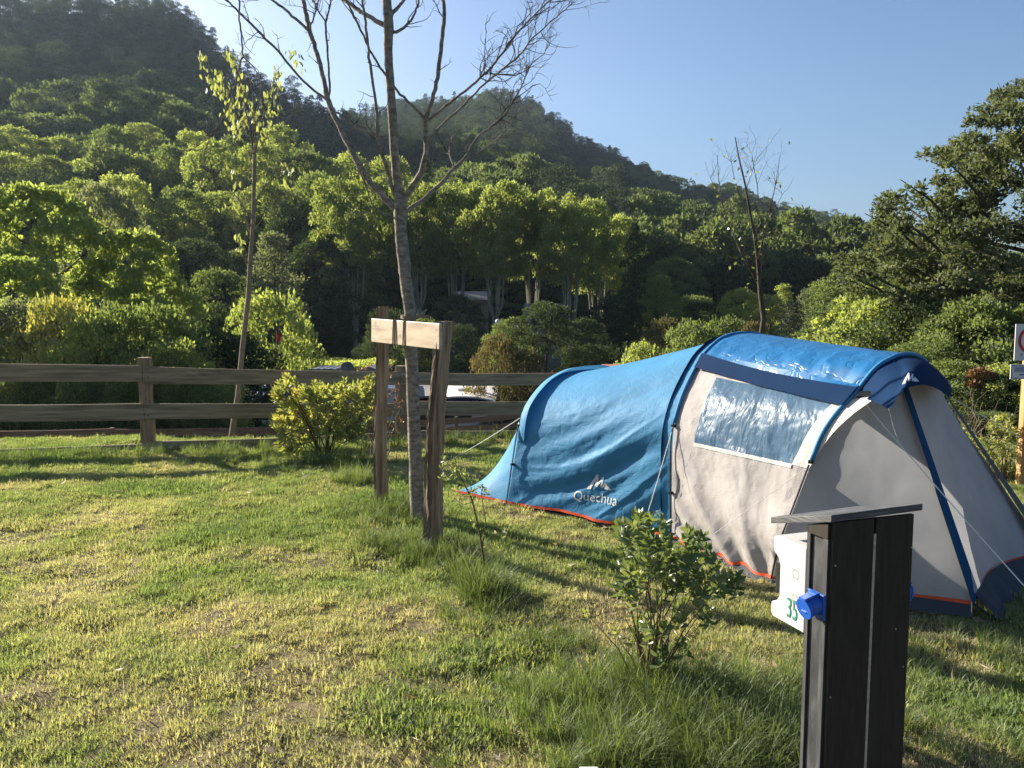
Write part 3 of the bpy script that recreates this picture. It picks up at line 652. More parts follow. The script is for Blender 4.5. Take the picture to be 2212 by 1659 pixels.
M['tent_flap'] = fabric('tent_flap', (0.06, 0.068, 0.08), 0.8, 0.03, 0.3, 0.1)
M['orange'] = surf('orange', [(0.55, 0.06, 0.02), (0.75, 0.10, 0.03)], scale=(9, 9, 9), rough=0.5)
M['pole'] = surf('pole', [(0.01, 0.01, 0.011), (0.025, 0.025, 0.028)], scale=(40, 40, 40), rough=0.3, spec=0.6)
M['cord'] = surf('cord', [(0.62, 0.60, 0.55), (0.8, 0.78, 0.74)], scale=(90, 90, 90), rough=0.7)
M['logo'] = surf('logo', [(0.50, 0.51, 0.49), (0.62, 0.63, 0.62)], scale=(12, 12, 12), rough=0.45)
M['ground_sheet'] = surf('ground_sheet', [(0.3, 0.32, 0.34), (0.42, 0.44, 0.46)], scale=(9, 9, 9), rough=0.5, bump=0.4)
def windowmat():
    m, t, ns, L = newmat('tent_window'); out = ns['Material Output']; ns.remove(ns['Principled BSDF'])
    tc = nd(ns, 'ShaderNodeTexCoord'); mp = nd(ns, 'ShaderNodeMapping'); mp.inputs['Rotation'].default_value = (0.2, 0.6, 0.3); mp.inputs['Scale'].default_value = (16, 16, 3.0); mp.inputs['Rotation'].default_value = (0.0, 0.75, 0.3); L.new(tc.outputs['Object'], mp.inputs[0])
    n = nd(ns, 'ShaderNodeTexNoise'); n.inputs['Scale'].default_value = 1; n.inputs['Detail'].default_value = 3; n.inputs['Distortion'].default_value = 1.0; L.new(mp.outputs[0], n.inputs['Vector'])
    b = nd(ns, 'ShaderNodeBump'); b.inputs['Strength'].default_value = 0.4; b.inputs['Distance'].default_value = 0.022; L.new(n.outputs['Fac'], b.inputs['Height'])
    g = nd(ns, 'ShaderNodeBsdfGlossy'); g.inputs['Roughness'].default_value = 0.32; g.inputs[0].default_value = (0.95, 0.97, 1, 1); L.new(b.outputs[0], g.inputs['Normal'])
    tr_ = nd(ns, 'ShaderNodeBsdfTransparent'); tr_.inputs[0].default_value = (0.80, 0.87, 0.92, 1)
    fr = nd(ns, 'ShaderNodeFresnel'); fr.inputs[0].default_value = 1.6; L.new(b.outputs[0], fr.inputs['Normal'])
    a = nd(ns, 'ShaderNodeMath', operation='MULTIPLY_ADD'); a.inputs[1].default_value = 0.04; a.inputs[2].default_value = 0.010; L.new(fr.outputs[0], a.inputs[0])
    df = nd(ns, 'ShaderNodeBsdfDiffuse'); df.inputs[0].default_value = (0.12, 0.22, 0.34, 1); L.new(b.outputs[0], df.inputs['Normal']); mf = nd(ns, 'ShaderNodeMixShader'); mf.inputs[0].default_value = 0.5; L.new(tr_.outputs[0], mf.inputs[1]); L.new(df.outputs[0], mf.inputs[2])
    ms = nd(ns, 'ShaderNodeMixShader'); L.new(a.outputs[0], ms.inputs[0]); L.new(mf.outputs[0], ms.inputs[1]); L.new(g.outputs[0], ms.inputs[2]); L.new(ms.outputs[0], out.inputs[0])
    return m
M['tent_window'] = windowmat()
HEM = 0.06
B1 = G(1097, 1085, HEM); B2 = G(1452, 1160, HEM); B3 = G(1669, 1248, HEM); CL = G(2100, 1302, HEM + .03)
tu = CL - B1; tu[2] = 0; tu /= np.linalg.norm(tu); tv = np.array([-tu[1], tu[0], 0]); TZ = np.array([0, 0, 1.0])
def L2W(u, v, z): return B1 * np.array([1, 1, 0]) + tu * u + tv * v + TZ * z
def W2L(p): q = np.asarray(p) - B1 * np.array([1, 1, 0]); return np.array([q @ tu, q @ tv, q[2]])
def atU(px, py, u): return W2L(onplane(px, py, L2W(u, 0, 0), tu))
def resample(pts, n):
    pts = np.array(pts, float); d = np.r_[0, np.cumsum(np.linalg.norm(np.diff(pts, axis=0), axis=1))]; d /= d[-1]
    tt = np.linspace(0, 1, n); 
    # Catmull-Rom through the given points, evaluated at equal arc fractions
    out = []
    for t in tt:
        i = min(np.searchsorted(d, t, side='right') - 1, len(pts) - 2); f = (t - d[i]) / (d[i + 1] - d[i])
        p0 = pts[max(i - 1, 0)]; p1 = pts[i]; p2 = pts[i + 1]; p3 = pts[min(i + 2, len(pts) - 1)]
        h1 = d[i + 1] - d[i]; m1 = (p2 - p0) / max(d[min(i + 1, len(d) - 1)] - d[max(i - 1, 0)], 1e-6) * h1; m2 = (p3 - p1) / max(d[min(i + 2, len(d) - 1)] - d[i], 1e-6) * h1
        out.append((2 * f**3 - 3 * f**2 + 1) * p1 + (f**3 - 2 * f**2 + f) * m1 + (-2 * f**3 + 3 * f**2) * p2 + (f**3 - f**2) * m2)
    return np.array(out)
ub2 = W2L(B2)[0]
h1 = [W2L(B1)] + [atU(*p, 0) for p in ((1104, 1040), (1110, 1000), (1130, 900), (1170, 840), (1215, 812))]
h1 += [np.array([0, 1.25, h1[-1][2] + 0.02])]; h1 += [np.array([0, 2.5 - p[1], p[2]]) for p in h1[-2::-1]]
h2 = [W2L(B2)] + [atU(*p, ub2) for p in ((1452, 1000), (1456, 929), (1472, 866), (1494, 816), (1517, 775), (1531, 757), (1562, 732))]
h2 += [np.array([ub2, 1.32, 1.86])]; h2 += [np.array([ub2, 2.64 - p[1], p[2]]) for p in h2[-2::-1]]
h3 = [W2L(B3)] + [atU(px, py, u) for px, py, u in ((1689, 1166, 3.30), (1722, 1080, 3.37), (1755, 995, 3.45), (1780, 935, 3.52), (1811, 891, 3.60), (1852, 847, 3.68), (1889, 801, 3.76), (1921, 779, 3.80), (1955, 768, 3.82), (1989, 775, 3.80), (2011, 801, 3.78), (2020, 829, 3.72))]
l_ = h3[-1]; h3 += [np.array([3.62, l_[1] + 0.28, l_[2] - 0.32]), np.array([3.5, l_[1] + 0.42, l_[2] - 0.75]), np.array([3.25, l_[1] + 0.5, HEM])]
print('h3', [tuple(np.round(p, 2)) for p in h3])
NR = 161
H1, H2, H3 = (resample(h, NR) for h in (h1, h2, h3))
def Hr(H, r):
    x = np.clip(np.asarray(r, float), 0, 1) * (NR - 1); i = np.minimum(x.astype(int), NR - 2); f = (x - i)[..., None]
    return H[i] * (1 - f) + H[i + 1] * f
def toW(Pl): return B1 * np.array([1, 1, 0]) + Pl[..., 0:1] * tu + Pl[..., 1:2] * tv + Pl[..., 2:3] * TZ
def loft(Ha, Hb, s, r, sag=0.0):
    s = np.asarray(s, float)[..., None]; p = Hr(Ha, r) * (1 - s) + Hr(Hb, r) * s
    k = (s[..., 0] * (1 - s[..., 0]) * 4 * sag)
    p = p.copy(); c = np.array([0, 1.25, 0.7]); d = p - c; d[..., 0] = 0; d /= np.linalg.norm(d, axis=-1)[..., None] + 1e-9
    return p - d * k[..., None], d
def find_sr(Ha, Hb, px, py, sag=0.0, r1=0.5):
    S, Rr = np.meshgrid(np.linspace(0, 1, 160), np.linspace(0, r1, 200), indexing='ij'); P, _ = loft(Ha, Hb, S, Rr, sag)
    q = proj(toW(P)); i = np.argmin((q[..., 0] - px) ** 2 + (q[..., 1] - py) ** 2); return S.flat[i], Rr.flat[i]
def folds_sleep(s, r, P):
    """diagonal drapes pulled from the big hoop's clip down to the back corner, deeper low on the wall"""
    z = P[..., 2]; x = P[..., 0]
    q = z - 0.36 * x + 0.10 * np.sin(x * 2.0)
    lo = np.where(r < 0.5, r, 1 - r); amp = np.clip(1 - lo / 0.30, 0, 1) ** 0.7 * np.sin(np.pi * np.clip(s, 0, 1)) ** 0.45
    a = (0.6 - np.abs(np.sin(q * 5.2 + 0.9 + 1.6 * (fbm(x * 1.1, q * 2.0, 61, 2) - .5))) ** 0.8) * 0.085 * (0.35 + 0.65 * s) + np.sin(q * 21 + 3 * vn(x * 1.5, q * 4, 8)) * 0.014
    b = (fbm(x * .7 + q * .4, q * 7, 77, 3) - 0.5) * 0.032 + (0.5 - np.abs(fbm(x * 5 + q * 4, q * 9 - x, 7, 3) - 0.5) * 4) * 0.008
    edge = np.clip(np.minimum(s, 1 - s) / 0.05, 0, 1)
    return (a * amp + b * (0.25 + 0.75 * amp)) * edge
def folds_wall(s, r, P):
    z = P[..., 2]; x = P[..., 0]
    # fans from the bottom near corner up to the window's lower edge
    ang = (x - 3.3) / (z + 0.55); amp = np.clip(1 - z / 1.0, 0, 1) ** 0.5 * np.sin(np.pi * np.clip(s, 0, 1)) ** 0.4
    e = np.clip(np.minimum(s, 1 - s) / 0.06, 0, 1)
    return (np.sin(ang * 13 + 2 * vn(x * 2, z * 2, 4)) * 0.034 * amp + (fbm(ang * 9, z * 2, 31, 4) - 0.5) * 0.03 + (0.5 - np.abs(fbm(x * 6 + z * 4, z * 7 - x * 3, 9, 3) - 0.5) * 4) * 0.005) * e
def folds_roof(s, r, P):
    e = np.clip(np.minimum(s, 1 - s) / 0.05, 0, 1); lo = np.where(r < 0.5, r, 1 - r)
    n_ = 1 - np.abs(fbm(P[..., 0] * 4, P[..., 1] * 5, 91, 3) - 0.5) * 4
    return ((fbm(P[..., 0] * 1.5, lo * 16, 19, 3) - 0.5) * 0.02 + n_ * 0.024) * e * np.clip(1.6 - lo * 3, 0.25, 1)
class Patch:
    def __init__(s): s.V = []; s.F = []; s.n = 0
    def quad(s, Ha, Hb, c, nu, nv, fold=None, sag=0.0, off=0.0):
        """bilinear (s,r) patch; c = 4 corners (s,r): s-low/r-low, s-high/r-low, s-high/r-high, s-low/r-high"""
        U_, V_ = np.meshgrid(np.linspace(0, 1, nu), np.linspace(0, 1, nv), indexing='ij'); c = np.array(c, float)
        Q = (1 - U_)[..., None] * (1 - V_)[..., None] * c[0] + U_[..., None] * (1 - V_)[..., None] * c[1] + U_[..., None] * V_[..., None] * c[2] + (1 - U_)[..., None] * V_[..., None] * c[3]
        P, d = loft(Ha, Hb, Q[..., 0], Q[..., 1], sag); k = off + (fold(Q[..., 0], Q[..., 1], P) if fold else 0)
        P = P + d * (np.asarray(k)[..., None] if np.ndim(k) else k)
        s.V.append(toW(P).reshape(-1, 3)); s.F.append(grid(nu, nv) + s.n); s.n += nu * nv; return s
    def raw(s, P, nu, nv): s.V.append(np.asarray(P).reshape(-1, 3)); s.F.append(grid(nu, nv) + s.n); s.n += nu * nv; return s
    def obj(s, name, mat, par, smooth=True, weld=True):
        o = obj(name, np.concatenate(s.V), np.concatenate(s.F), mat, par, smooth=smooth)
        if weld: md = o.modifiers.new('weld', 'WELD'); md.merge_threshold = 0.0008
        return o
tc_ = L2W(2.0, 1.2, 0)
tent = empty('camping_tent', tc_, 'blue and grey tunnel camping tent with a raised clear side window pitched on the lawn', 'tent')
FOLD0 = -0.006
slp = Patch().quad(H1, H2, [(0, 0), (1, 0), (1, 1), (0, 1)], 150, 300, folds_sleep, sag=0.03).obj('sleeping_canopy', M['tent_blue'], tent)
# tail: from the small hoop down to the ground behind
gt = np.stack([np.full(NR, W2L(G(980, 1060, HEM))[0]), np.linspace(-0.01, 2.5, NR), np.full(NR, HEM)], -1)
Patch().quad(H1, gt, [(0, 0), (1, 0), (1, 1), (0, 1)], 40, 120, lambda s, r, P: (fbm(P[..., 0] * 5, P[..., 1] * 5 + P[..., 2] * 4, 12) - .5) * 0.03 * np.sin(np.pi * s), sag=0.02).obj('tail_panel', M['tent_blue'], tent)
# living section
_, re_a = find_sr(H2, H3, 1519, 774); _, re_b = find_sr(H2, H3, 1853, 848)
wTL = find_sr(H2, H3, 1549, 818); wTR = find_sr(H2, H3, 1806, 868); wBL = find_sr(H2, H3, 1501, 955); wBR = find_sr(H2, H3, 1713, 1003)
print('eave', re_a, re_b, 'win', wTL, wTR, wBL, wBR)
fw = folds_wall
wall = Patch()
wall.quad(H2, H3, [(0, 0), (1, 0), wBR, wBL], 90, 60, fw); wall.quad(H2, H3, [(0, 0), wBL, wTL, (0, re_a)], 20, 60, fw)
wall.quad(H2, H3, [wBR, (1, 0), (1, re_b), wTR], 24, 60, fw); wall.quad(H2, H3, [wTL, wTR, (1, re_b), (0, re_a)], 90, 14, fw)
wo = wall.obj('side_wall', M['tent_grey'], tent)
Patch().quad(H2, H3, [(0, 1 - re_a), (1, 1 - re_b), (1, 1), (0, 1)], 60, 60, fw).obj('side_wall', M['tent_grey'], tent)
Patch().quad(H2, H3, [wBL, wBR, wTR, wTL], 70, 50, fw, off=0.004).obj('window', M['tent_window'], tent)
# cream tape round the window
def tape(c, name='window_tape'):
    return Patch().quad(H2, H3, c, 60, 6, fw, off=0.007).obj(name, M['tent_cream'], wo)
up_ = lambda q, dr, ds=0: (q[0] + ds, q[1] + dr)
tape([up_(wTL, 0, .11), wTR, up_(wTR, .026, 0.03), up_(wTL, .022, .11)]); tape([wTR, wBR, up_(wBR, 0, .10), up_(wTR, 0.022, .16)])
tape([up_(wBL, -.006), up_(wBR, -.006), wBR, wBL])
# roof and its valance; the overhang's shade is put into the navy
Patch().quad(H2, H3, [(0, re_a), (1, re_b), (1, 1 - re_b), (0, 1 - re_a)], 110, 150, folds_roof, off=0.012).obj('roof_panel', M['tent_roof'], tent)
ev = Patch(); nu = 60; V_ = []
for i in range(nu):
    s_ = i / (nu - 1); r_ = re_a + (re_b - re_a) * s_; dip = 0.035 * math.sin(math.pi * s_)
    P0, d = loft(H2, H3, s_, r_ + 0.004); P1, _ = loft(H2, H3, s_, r_ - 0.030)
    o0 = P0 + d * 0.05 + np.array([0, 0, -dip]); o1 = P1 + d * 0.040 + np.array([0, 0, -dip * .4]); pi = P0 + d * 0.012 + np.array([0, 0, 0.03])
    V_.append([toW(pi), toW(o0), toW(o1)])
V_ = np.array(V_)
Patch().raw(V_[:, [0, 1]], nu, 2).obj('roof_edge', M['tent_roof'], tent); Patch().raw(V_[:, [1, 2]], nu, 2).obj('valance', M['tent_navy'], tent)
# front: visor, wings, door, straps
rs = np.linspace(0.30, 0.80, 60)
def r_of(H, px, py):
    q = proj(toW(H)); return np.argmin((q[:, 0] - px) ** 2 + (q[:, 1] - py) ** 2) / (NR - 1)
rA = r_of(H3[:110], 1860, 845) * 1.0; rA = np.argmin(np.sum((proj(toW(H3[:100])) - np.array([1858, 846])) ** 2, -1)) / (NR - 1); rB = np.argmin(np.sum((proj(toW(H3)) - np.array([2020, 829])) ** 2, -1)) / (NR - 1)
edge = resample([atU(1872, 862, 3.85), atU(1900, 873, 3.98), atU(1925, 882, 4.12), atU(1937, 860, 4.14), atU(1955, 841, 4.14), atU(1983, 832, 4.14), atU(2010, 834, 4.14), atU(2031, 844, 4.14), atU(2052, 857, 4.12)], 60)
top_ = Hr(H3, np.linspace(rA, rB, 60)); V_ = []
for k in range(14):
    t = k / 13; P = top_ * (1 - t) + edge * t; P = P + np.array([0.06, 0, 0.03]) * math.sin(math.pi * t); V_.append(toW(P))
Patch().raw(np.array(V_), 14, 60).obj('visor', M['tent_navy'], tent)
CLl = W2L(CL); CRl = W2L(G(2262, 1192, HEM + .03))
# vestibule side wing (left): between the hoop's near leg and the strap line
i0 = int(rA * (NR - 1)) + 4; leg = resample(H3[:i0 + 8], 60); topS = leg[-1] + np.array([0.03, 0.03, -0.0])
line = np.array([CLl * (1 - t) + topS * t for t in np.linspace(0, 1, 60)])
V_ = []
for k in range(40):
    t = k / 39; P = leg * (1 - t) + line * t; b = math.sin(math.pi * t) * np.sin(np.pi * np.linspace(0, 1, 60)) * 0.05 + (fbm(P[:, 0] * 3, P[:, 2] * 2.0, 15) - .5) * 0.05 * math.sin(math.pi * t)
    V_.append(toW(P + b[:, None] * np.array([0.6, -0.6, 0])))
Patch().raw(np.array(V_), 40, 60).obj('front_wing', M['tent_grey'], tent)
# door
topR = Hr(H3, rB + 0.015); ta = Hr(H3, np.linspace((i0 + 7) / (NR - 1), rB + 0.015, 50)); nn_ = 60
hemp = resample([CLl + np.array([0, .05, .05]), CLl * .7 + CRl * .3 + np.array([-.05, 0, .10]), CLl * .4 + CRl * .6 + np.array([-.08, 0, .05]), CRl], 50)
V_ = []
for k in range(nn_):
    t = k / (nn_ - 1); P = hemp * (1 - t) + ta * t; lin = ta[0] * (1 - np.linspace(0, 1, 50))[:, None] + ta[-1] * np.linspace(0, 1, 50)[:, None]
    tt = t ** 2.2; P = hemp * (1 - t) + (lin + (ta - lin) * tt) * t
    bb = math.sin(math.pi * t) * np.sin(np.pi * np.linspace(0, 1, 50)) * 0.05 + (fbm(P[:, 1] * 2.2, P[:, 2] * 2.2, 25) - .5) * 0.05 * math.sin(math.pi * min(1, t + .1))
    V_.append(toW(P + bb[:, None] * np.array([0.8, 0, 0.1])))
dV = np.array(V_); Patch().raw(dV, nn_, 50).obj('door', M['tent_grey'], tent)
# far wing: its shade is put into the colour, black instead of grey
leg2 = Hr(H3, np.linspace(1, rB, 40)); line2 = np.array([CRl * (1 - t) + topR * t for t in np.linspace(0, 1, 40)])
Patch().raw(np.array([toW(leg2 * (1 - t) + line2 * t) for t in np.linspace(0, 1, 12)]), 12, 40).obj('front_wing', M['tent_black'], tent)
def strap(p0, p1, wa, wb, side, mat, name, off):
    V_ = []
    for t in np.linspace(0, 1, 30):
        p = p0 * (1 - t) + p1 * t; w_ = wa + (wb - wa) * t; V_.append([toW(p + off), toW(p + off + side * w_)])
    return Patch().raw(np.array(V_), 30, 2).obj(name, mat, tent)
strap(CLl, topS, 0.19, 0.12, np.array([-0.02, 0.98, 0.05]), M['tent_strap'], 'door_strap_or_shade', np.array([0.018, -0.05, 0.01]))
strap(CRl, topR, 0.26, 0.06, np.array([0.04, -0.98, 0.02]), M['tent_black'], 'door_strap_or_shade', np.array([0.05, 0.02, 0.015]))  # dark strip for the far wing's shaded edge, shade put into its colour
# hems, mud flaps, dark strip for a shaded gap
def hem(pts, name='hem', r=0.011, mat='orange', par=tent):
    V_ = []
    for p in pts: p = np.array(p); V_.append([toW(p + np.array([0, -0.006, 0.014])), toW(p + np.array([0, -0.010, -0.012]))])
    return Patch().raw(np.array(V_), len(pts), 2).obj(name, M[mat], par)
def dens(a, b, n, sag=0.0, wob=0.0, sd=0):
    rr = random.Random(sd); return [a * (1 - t) + b * t + np.array([rr.uniform(-wob, wob), -sag * math.sin(math.pi * t), rr.uniform(-wob, wob)]) for t in np.linspace(0, 1, n)]
side_s = lambda Ha, Hb, f, sg, n: [(lambda P, d: P + d * (f(np.array(s_), np.array(0.0), P) if f else 0))(*loft(Ha, Hb, s_, 0.0, sg)) for s_ in np.linspace(0, 1, n)]
tl = gt[0]
hem(dens(tl, W2L(B1), 24, wob=.003)); hem(side_s(H1, H2, folds_sleep, 0.03, 60)); hem(side_s(H2, H3, folds_wall, 0, 40)); hem(dens(W2L(B3), CLl, 30, wob=.003, sd=2))
hem([p for p in hemp[6:]])
def flap(pts, h, out, mat='tent_flap'):
    V_ = []
    for i, p in enumerate(pts):
        p = np.array(p); q = p + out * (1 + 0.18 * math.sin(i * 0.45) + 0.1 * math.sin(i * 1.1)); q[2] = 0.012; V_.append([toW(p), toW(q)])
    Patch().raw(np.array(V_), len(pts), 2).obj('mud_flap_or_gap_shade', M[mat], tent)
flap(side_s(H2, H3, folds_wall, 0, 40), 0, np.array([0, -0.05, 0])); flap(dens(W2L(B3), CLl, 24), 0, np.array([0.02, -0.09, 0])); flap([p for p in hemp], 0, np.array([0.16, -0.03, 0]))
flap(side_s(H1, H2, folds_sleep, 0.03, 60), 0, np.array([0, 0.10, 0]), 'tent_black')  # shaded gap below the sleeping hem, painted as a black strip
# poles, sleeves
def hoop_tube(H, a, b, r, name, mat, off=0.012, du=0.0):
    ks = range(int(a * (NR - 1)), int(b * (NR - 1)) + 1, 2); c = np.array([H[0][0], 1.25, 0.7]); pts = []
    for k in ks:
        d = H[k] - c; d[0] = 0; d /= np.linalg.norm(d); pts.append(toW(H[k] + d * off + np.array([du, 0, 0])))
    return MB().tube(pts, r, 7).obj(name, M[mat], tent, smooth=True)
for H, rc in ((H1, 0.22), (H2, 0.20), (H3, 0.21)):
    hoop_tube(H, 0, rc, 0.0075, 'pole', 'pole', 0.03); hoop_tube(H, rc, 1 - rc, 0.017, 'pole_sleeve', 'tent_blue', 0.016)
# raised hood over the small hoop
V_ = []; ks = np.linspace(0.16, 0.9, 90)
for r_ in ks:
    p = Hr(H1, r_); d = p - np.array([0, 1.25, 0.7]); d[0] = 0; d /= np.linalg.norm(d); w_ = 0.115 * min(1, (r_ - .14) * 9, (0.92 - r_) * 9)
    V_.append([toW(p + np.array([-0.02, 0, 0])), toW(p + d * w_ * .6 + np.array([0.02, 0, 0])), toW(p + d * w_ * .75 + np.array([0.11, 0, 0]))])
Patch().raw(np.array(V_), len(ks), 3).obj('hoop_hood', M['tent_blue'], tent)
# clips along the black poles
for H, rs_ in ((H1, (0.10, 0.20)), (H2, (0.08, 0.195)), (H3, (0.205,))):
    for r_ in rs_:
        p = Hr(H, r_); d = p - np.array([H[0][0], 1.25, 0.7]); d[0] = 0; d /= np.linalg.norm(d); q = toW(p + d * 0.018)
        MB().box(q, tu * 0.014, tv * 0.022, TZ * 0.013).obj('pole_clip', M['pole'], tent, bevel=0.003)
# guy lines and pegs
def guy(a, b, r=0.0028, peg=True):
    a, b = np.array(a, float), np.array(b, float); n = 10
    MB().tube([a * (1 - t) + b * t - np.array([0, 0, 0.015 * math.sin(math.pi * t)]) for t in np.linspace(0, 1, n)], r, 6).obj('guy_line', M['cord'], tent)
    if peg: MB().tube([b + np.array([0, 0, .03]), b - np.array([0, 0, .12])], 0.004, 6).obj('tent_peg', M['steel'], tent)
shA = toW(Hr(H3, rA - 0.005) + np.array([0.02, -0.02, 0]))
gA = G(2330, 1396); guy(shA, gA, 0.0042)
tipv = toW(edge[13]); guy(tipv, shA * 0.79 + gA * 0.21, 0.002, False)
MB().box(shA * .985 + gA * .015, tu * .02, tv * .008, TZ * .015).obj('pole_clip', M['pole'], tent)
guy(toW(Hr(H3, 0.20) + np.array([0, -0.03, 0])), G(1395, 1252), 0.0022); guy(toW(Hr(H2, 0.19) + np.array([0, -0.03, 0])), G(1372, 1196), 0.003)
guy(toW(Hr(H1, 0.22) + np.array([-0.02, -0.02, 0])), G(950, 1006), 0.003); guy(toW(edge[-1]), L2W(5.2, 4.2, 0), 0.003)
for p in (W2L(B1), W2L(B2), W2L(B3), CLl, tl):
    q = toW(p) ; MB().tube([q + np.array([-.02, -.03, .02]), q + np.array([-.03, -.05, -.10])], 0.004, 6).obj('tent_peg', M['steel'], tent)
q = toW(CLl); MB().tube([q, q + np.array([0.11, -0.10, -HEM - .02])], 0.009, 5).obj('corner_strap', M['tent_black'], tent)
# inner bedroom wall and floor seen through the clear window
inn = Hr(H2, np.linspace(0.02, 0.98, 60)); cc = np.array([ub2, 1.3, 0.5])
V_ = np.array([[toW(p * (1 - t) + cc * t + np.array([-0.12, 0, 0])) for t in (0, .5, 1)] for p in inn]); Patch().raw(V_, 60, 3).obj('inner_wall', M['tent_navy'], tent)
V_ = np.array([[L2W(u, v, 0.02) for v in (0.05, 2.4)] for u in (0.1, 3.2)]); Patch().raw(V_, 2, 2).obj('groundsheet', M['ground_sheet'], tent)
# writing and emblem on the fabric, pressed onto the folded surface
def text_tris(body, size=1.0):
    cu = bpy.data.curves.new('txt', 'FONT'); cu.body = body; cu.size = size; cu.align_x = 'CENTER'; cu.align_y = 'CENTER'; cu.resolution_u = 4
    o = bpy.data.objects.new('txt', cu); COL.objects.link(o); bpy.context.view_layer.update()
    me = o.evaluated_get(bpy.context.evaluated_depsgraph_get()).to_mesh()
    V = [(v.co.x, v.co.y) for v in me.vertices]; F = [tuple(p.vertices) for p in me.polygons]
    bpy.data.objects.remove(o); return np.array(V), F
def press(Vs, F, frame, name, par, mat, n_cut=2):
    """frame maps (x,y) -> world point on a surface"""
    bm = bmesh.new(); vs = [bm.verts.new((x, y, 0)) for x, y in Vs]
    for f in F:
        try: bm.faces.new([vs[i] for i in f])
        except ValueError: pass
    bmesh.ops.triangulate(bm, faces=bm.faces[:])
    for _ in range(n_cut):
        ed = [e for e in bm.edges if e.calc_length() > 0.12]
        if ed: bmesh.ops.subdivide_edges(bm, edges=ed, cuts=1); bmesh.ops.triangulate(bm, faces=[f for f in bm.faces if len(f.verts) > 3])
    V = [frame(v.co.x, v.co.y) for v in bm.verts]; bm.verts.index_update(); F2 = [tuple(v.index for v in f.verts) for f in bm.faces]; bm.free()
    return obj(name, V, F2, mat, par)
sA = find_sr(H1, H2, 1238, 1072, 0.03); sB = find_sr(H1, H2, 1335, 1083, 0.03); sC = find_sr(H1, H2, 1290, 1040, 0.03); mid = ((sA[0] + sB[0]) / 2, (sA[1] + sB[1]) / 2)
exs = np.array(sB) - np.array(sA); 
def fr_text(x, y):    # x in -.5..5 across the word
    s_, r_ = mid[0] + exs[0] * x, mid[1] + exs[1] * x + y * (sC[1] - mid[1]) / 0.37
    P, d = loft(H1, H2, s_, r_, 0.03); k = folds_sleep(np.array(s_), np.array(r_), P); return toW(P + d * (k + 0.006))
Vt, Ft = text_tris('Quechua'); w_ = Vt[:, 0].max() - Vt[:, 0].min(); Vt = (Vt - np.array([(Vt[:, 0].max() + Vt[:, 0].min()) / 2, 0])) / w_
press(Vt * np.array([1, 1.0]), Ft, fr_text, 'lettering', slp, M['logo'])
# emblem: a jagged three-peak mountain stroke
EM = [((-.22, .0), (-.02, .32), (.02, .32), (-.13, .0)), ((-.02, .32), (.02, .32), (.02, .06), (-.03, .09)), ((-.03, .09), (.02, .06), (.15, .26), (.12, .27)), ((.12, .27), (.15, .26), (.14, .04), (.09, .07)),
      ((.09, .07), (.14, .04), (.22, .14), (.20, .17)), ((.20, .17), (.22, .14), (.34, .01), (.17, .03))]
ev_ = []; ef = []
for q in EM: b = len(ev_); ev_ += list(q); ef.append((b, b + 1, b + 2, b + 3))
ev_ = np.array(ev_)
press(ev_ * np.array([1, 1]) + np.array([0, .17]), ef, fr_text, 'emblem', slp, M['logo'])
vc = np.array([atU(1966, 806, 4.0)]); v0 = W2L(onplane(1966, 815, L2W(3.99, 0, 1.5), tu + TZ * 0.35))
def fr_vis(x, y):
    px, py = 1966 + x * 58, 815 - y * 62 - x * 8
    q_ = np.array([px, py]); best = onplane(px, py, toW(np.array([3.97, 1.0, 1.60])), tu * 1.0 + TZ * 0.42); return best
vis = [o for o in tent.children if o.name.startswith('visor')][0]
# the visor emblem is pressed on by casting from the surface's own front side
bm = bmesh.new(); bm.from_mesh(vis.data); from mathutils.bvhtree import BVHTree
bvh = BVHTree.FromBMesh(bm); bm.free()
def fr_vis2(x, y):
    p = fr_vis(x, y); d = (p - CAM); d = d / np.linalg.norm(d); o_ = Vector(CAM - tc_ * 1.0); hit = bvh.ray_cast(Vector(CAM) - vis.parent.location, Vector(d))
    return np.array(hit[0] + vis.parent.location) - d * 0.006 if hit[0] is not None else p
press(ev_ * 1.15 - np.array([.05, .2]), ef, fr_vis2, 'emblem', vis, M['logo'])

# ---------------------------------------------------------------- electricity pedestal
M['ply_dark'] = surf('ply_dark', [(0.024, 0.021, 0.015), (0.034, 0.029, 0.021), (0.045, 0.039, 0.029)], scale=(60, 60, 8), rough=0.75, bump=0.15, spec=0.2, dist=0.002)
M['batten'] = surf('batten', [(0.025, 0.026, 0.028), (0.05, 0.051, 0.053), (0.10, 0.10, 0.10)], scale=(60, 60, 7), rough=0.7, bump=0.5, bscale=(150, 150, 12), dist=0.002)
M['pane_grey'] = surf('pane_grey', [(0.02, 0.021, 0.022), (0.036, 0.037, 0.039), (0.085, 0.085, 0.088)], scale=(22, 22, 9), rough=0.65, bump=0.2, dist=0.002)
M['slab'] = surf('slab', [(0.035, 0.036, 0.037), (0.075, 0.076, 0.078), (0.15, 0.15, 0.15)], scale=(9, 9, 150), rough=0.6, bump=0.7, bscale=(14, 14, 260), dist=0.003)
M['pvc_white'] = surf('pvc_white', [(0.50, 0.50, 0.48), (0.56, 0.56, 0.54)], scale=(5, 5, 5), rough=0.35, spec=0.4)
M['socket_blue'] = surf('socket_blue', [(0.012, 0.085, 0.42), (0.02, 0.11, 0.5)], scale=(8, 8, 8), rough=0.32, spec=0.5)
M['smoke_lid'] = surf('smoke_lid', [(0.01, 0.011, 0.012), (0.025, 0.027, 0.03)], scale=(8, 8, 8), rough=0.12, spec=0.7)
M['paint_green'] = surf('paint_green', [(0.01, 0.16, 0.10), (0.015, 0.22, 0.13)], scale=(30, 30, 30), rough=0.6)
M['light_strip'] = surf('light_strip', [(0.30, 0.26, 0.19), (0.5, 0.45, 0.35)], scale=(40, 40, 60), rough=0.8)
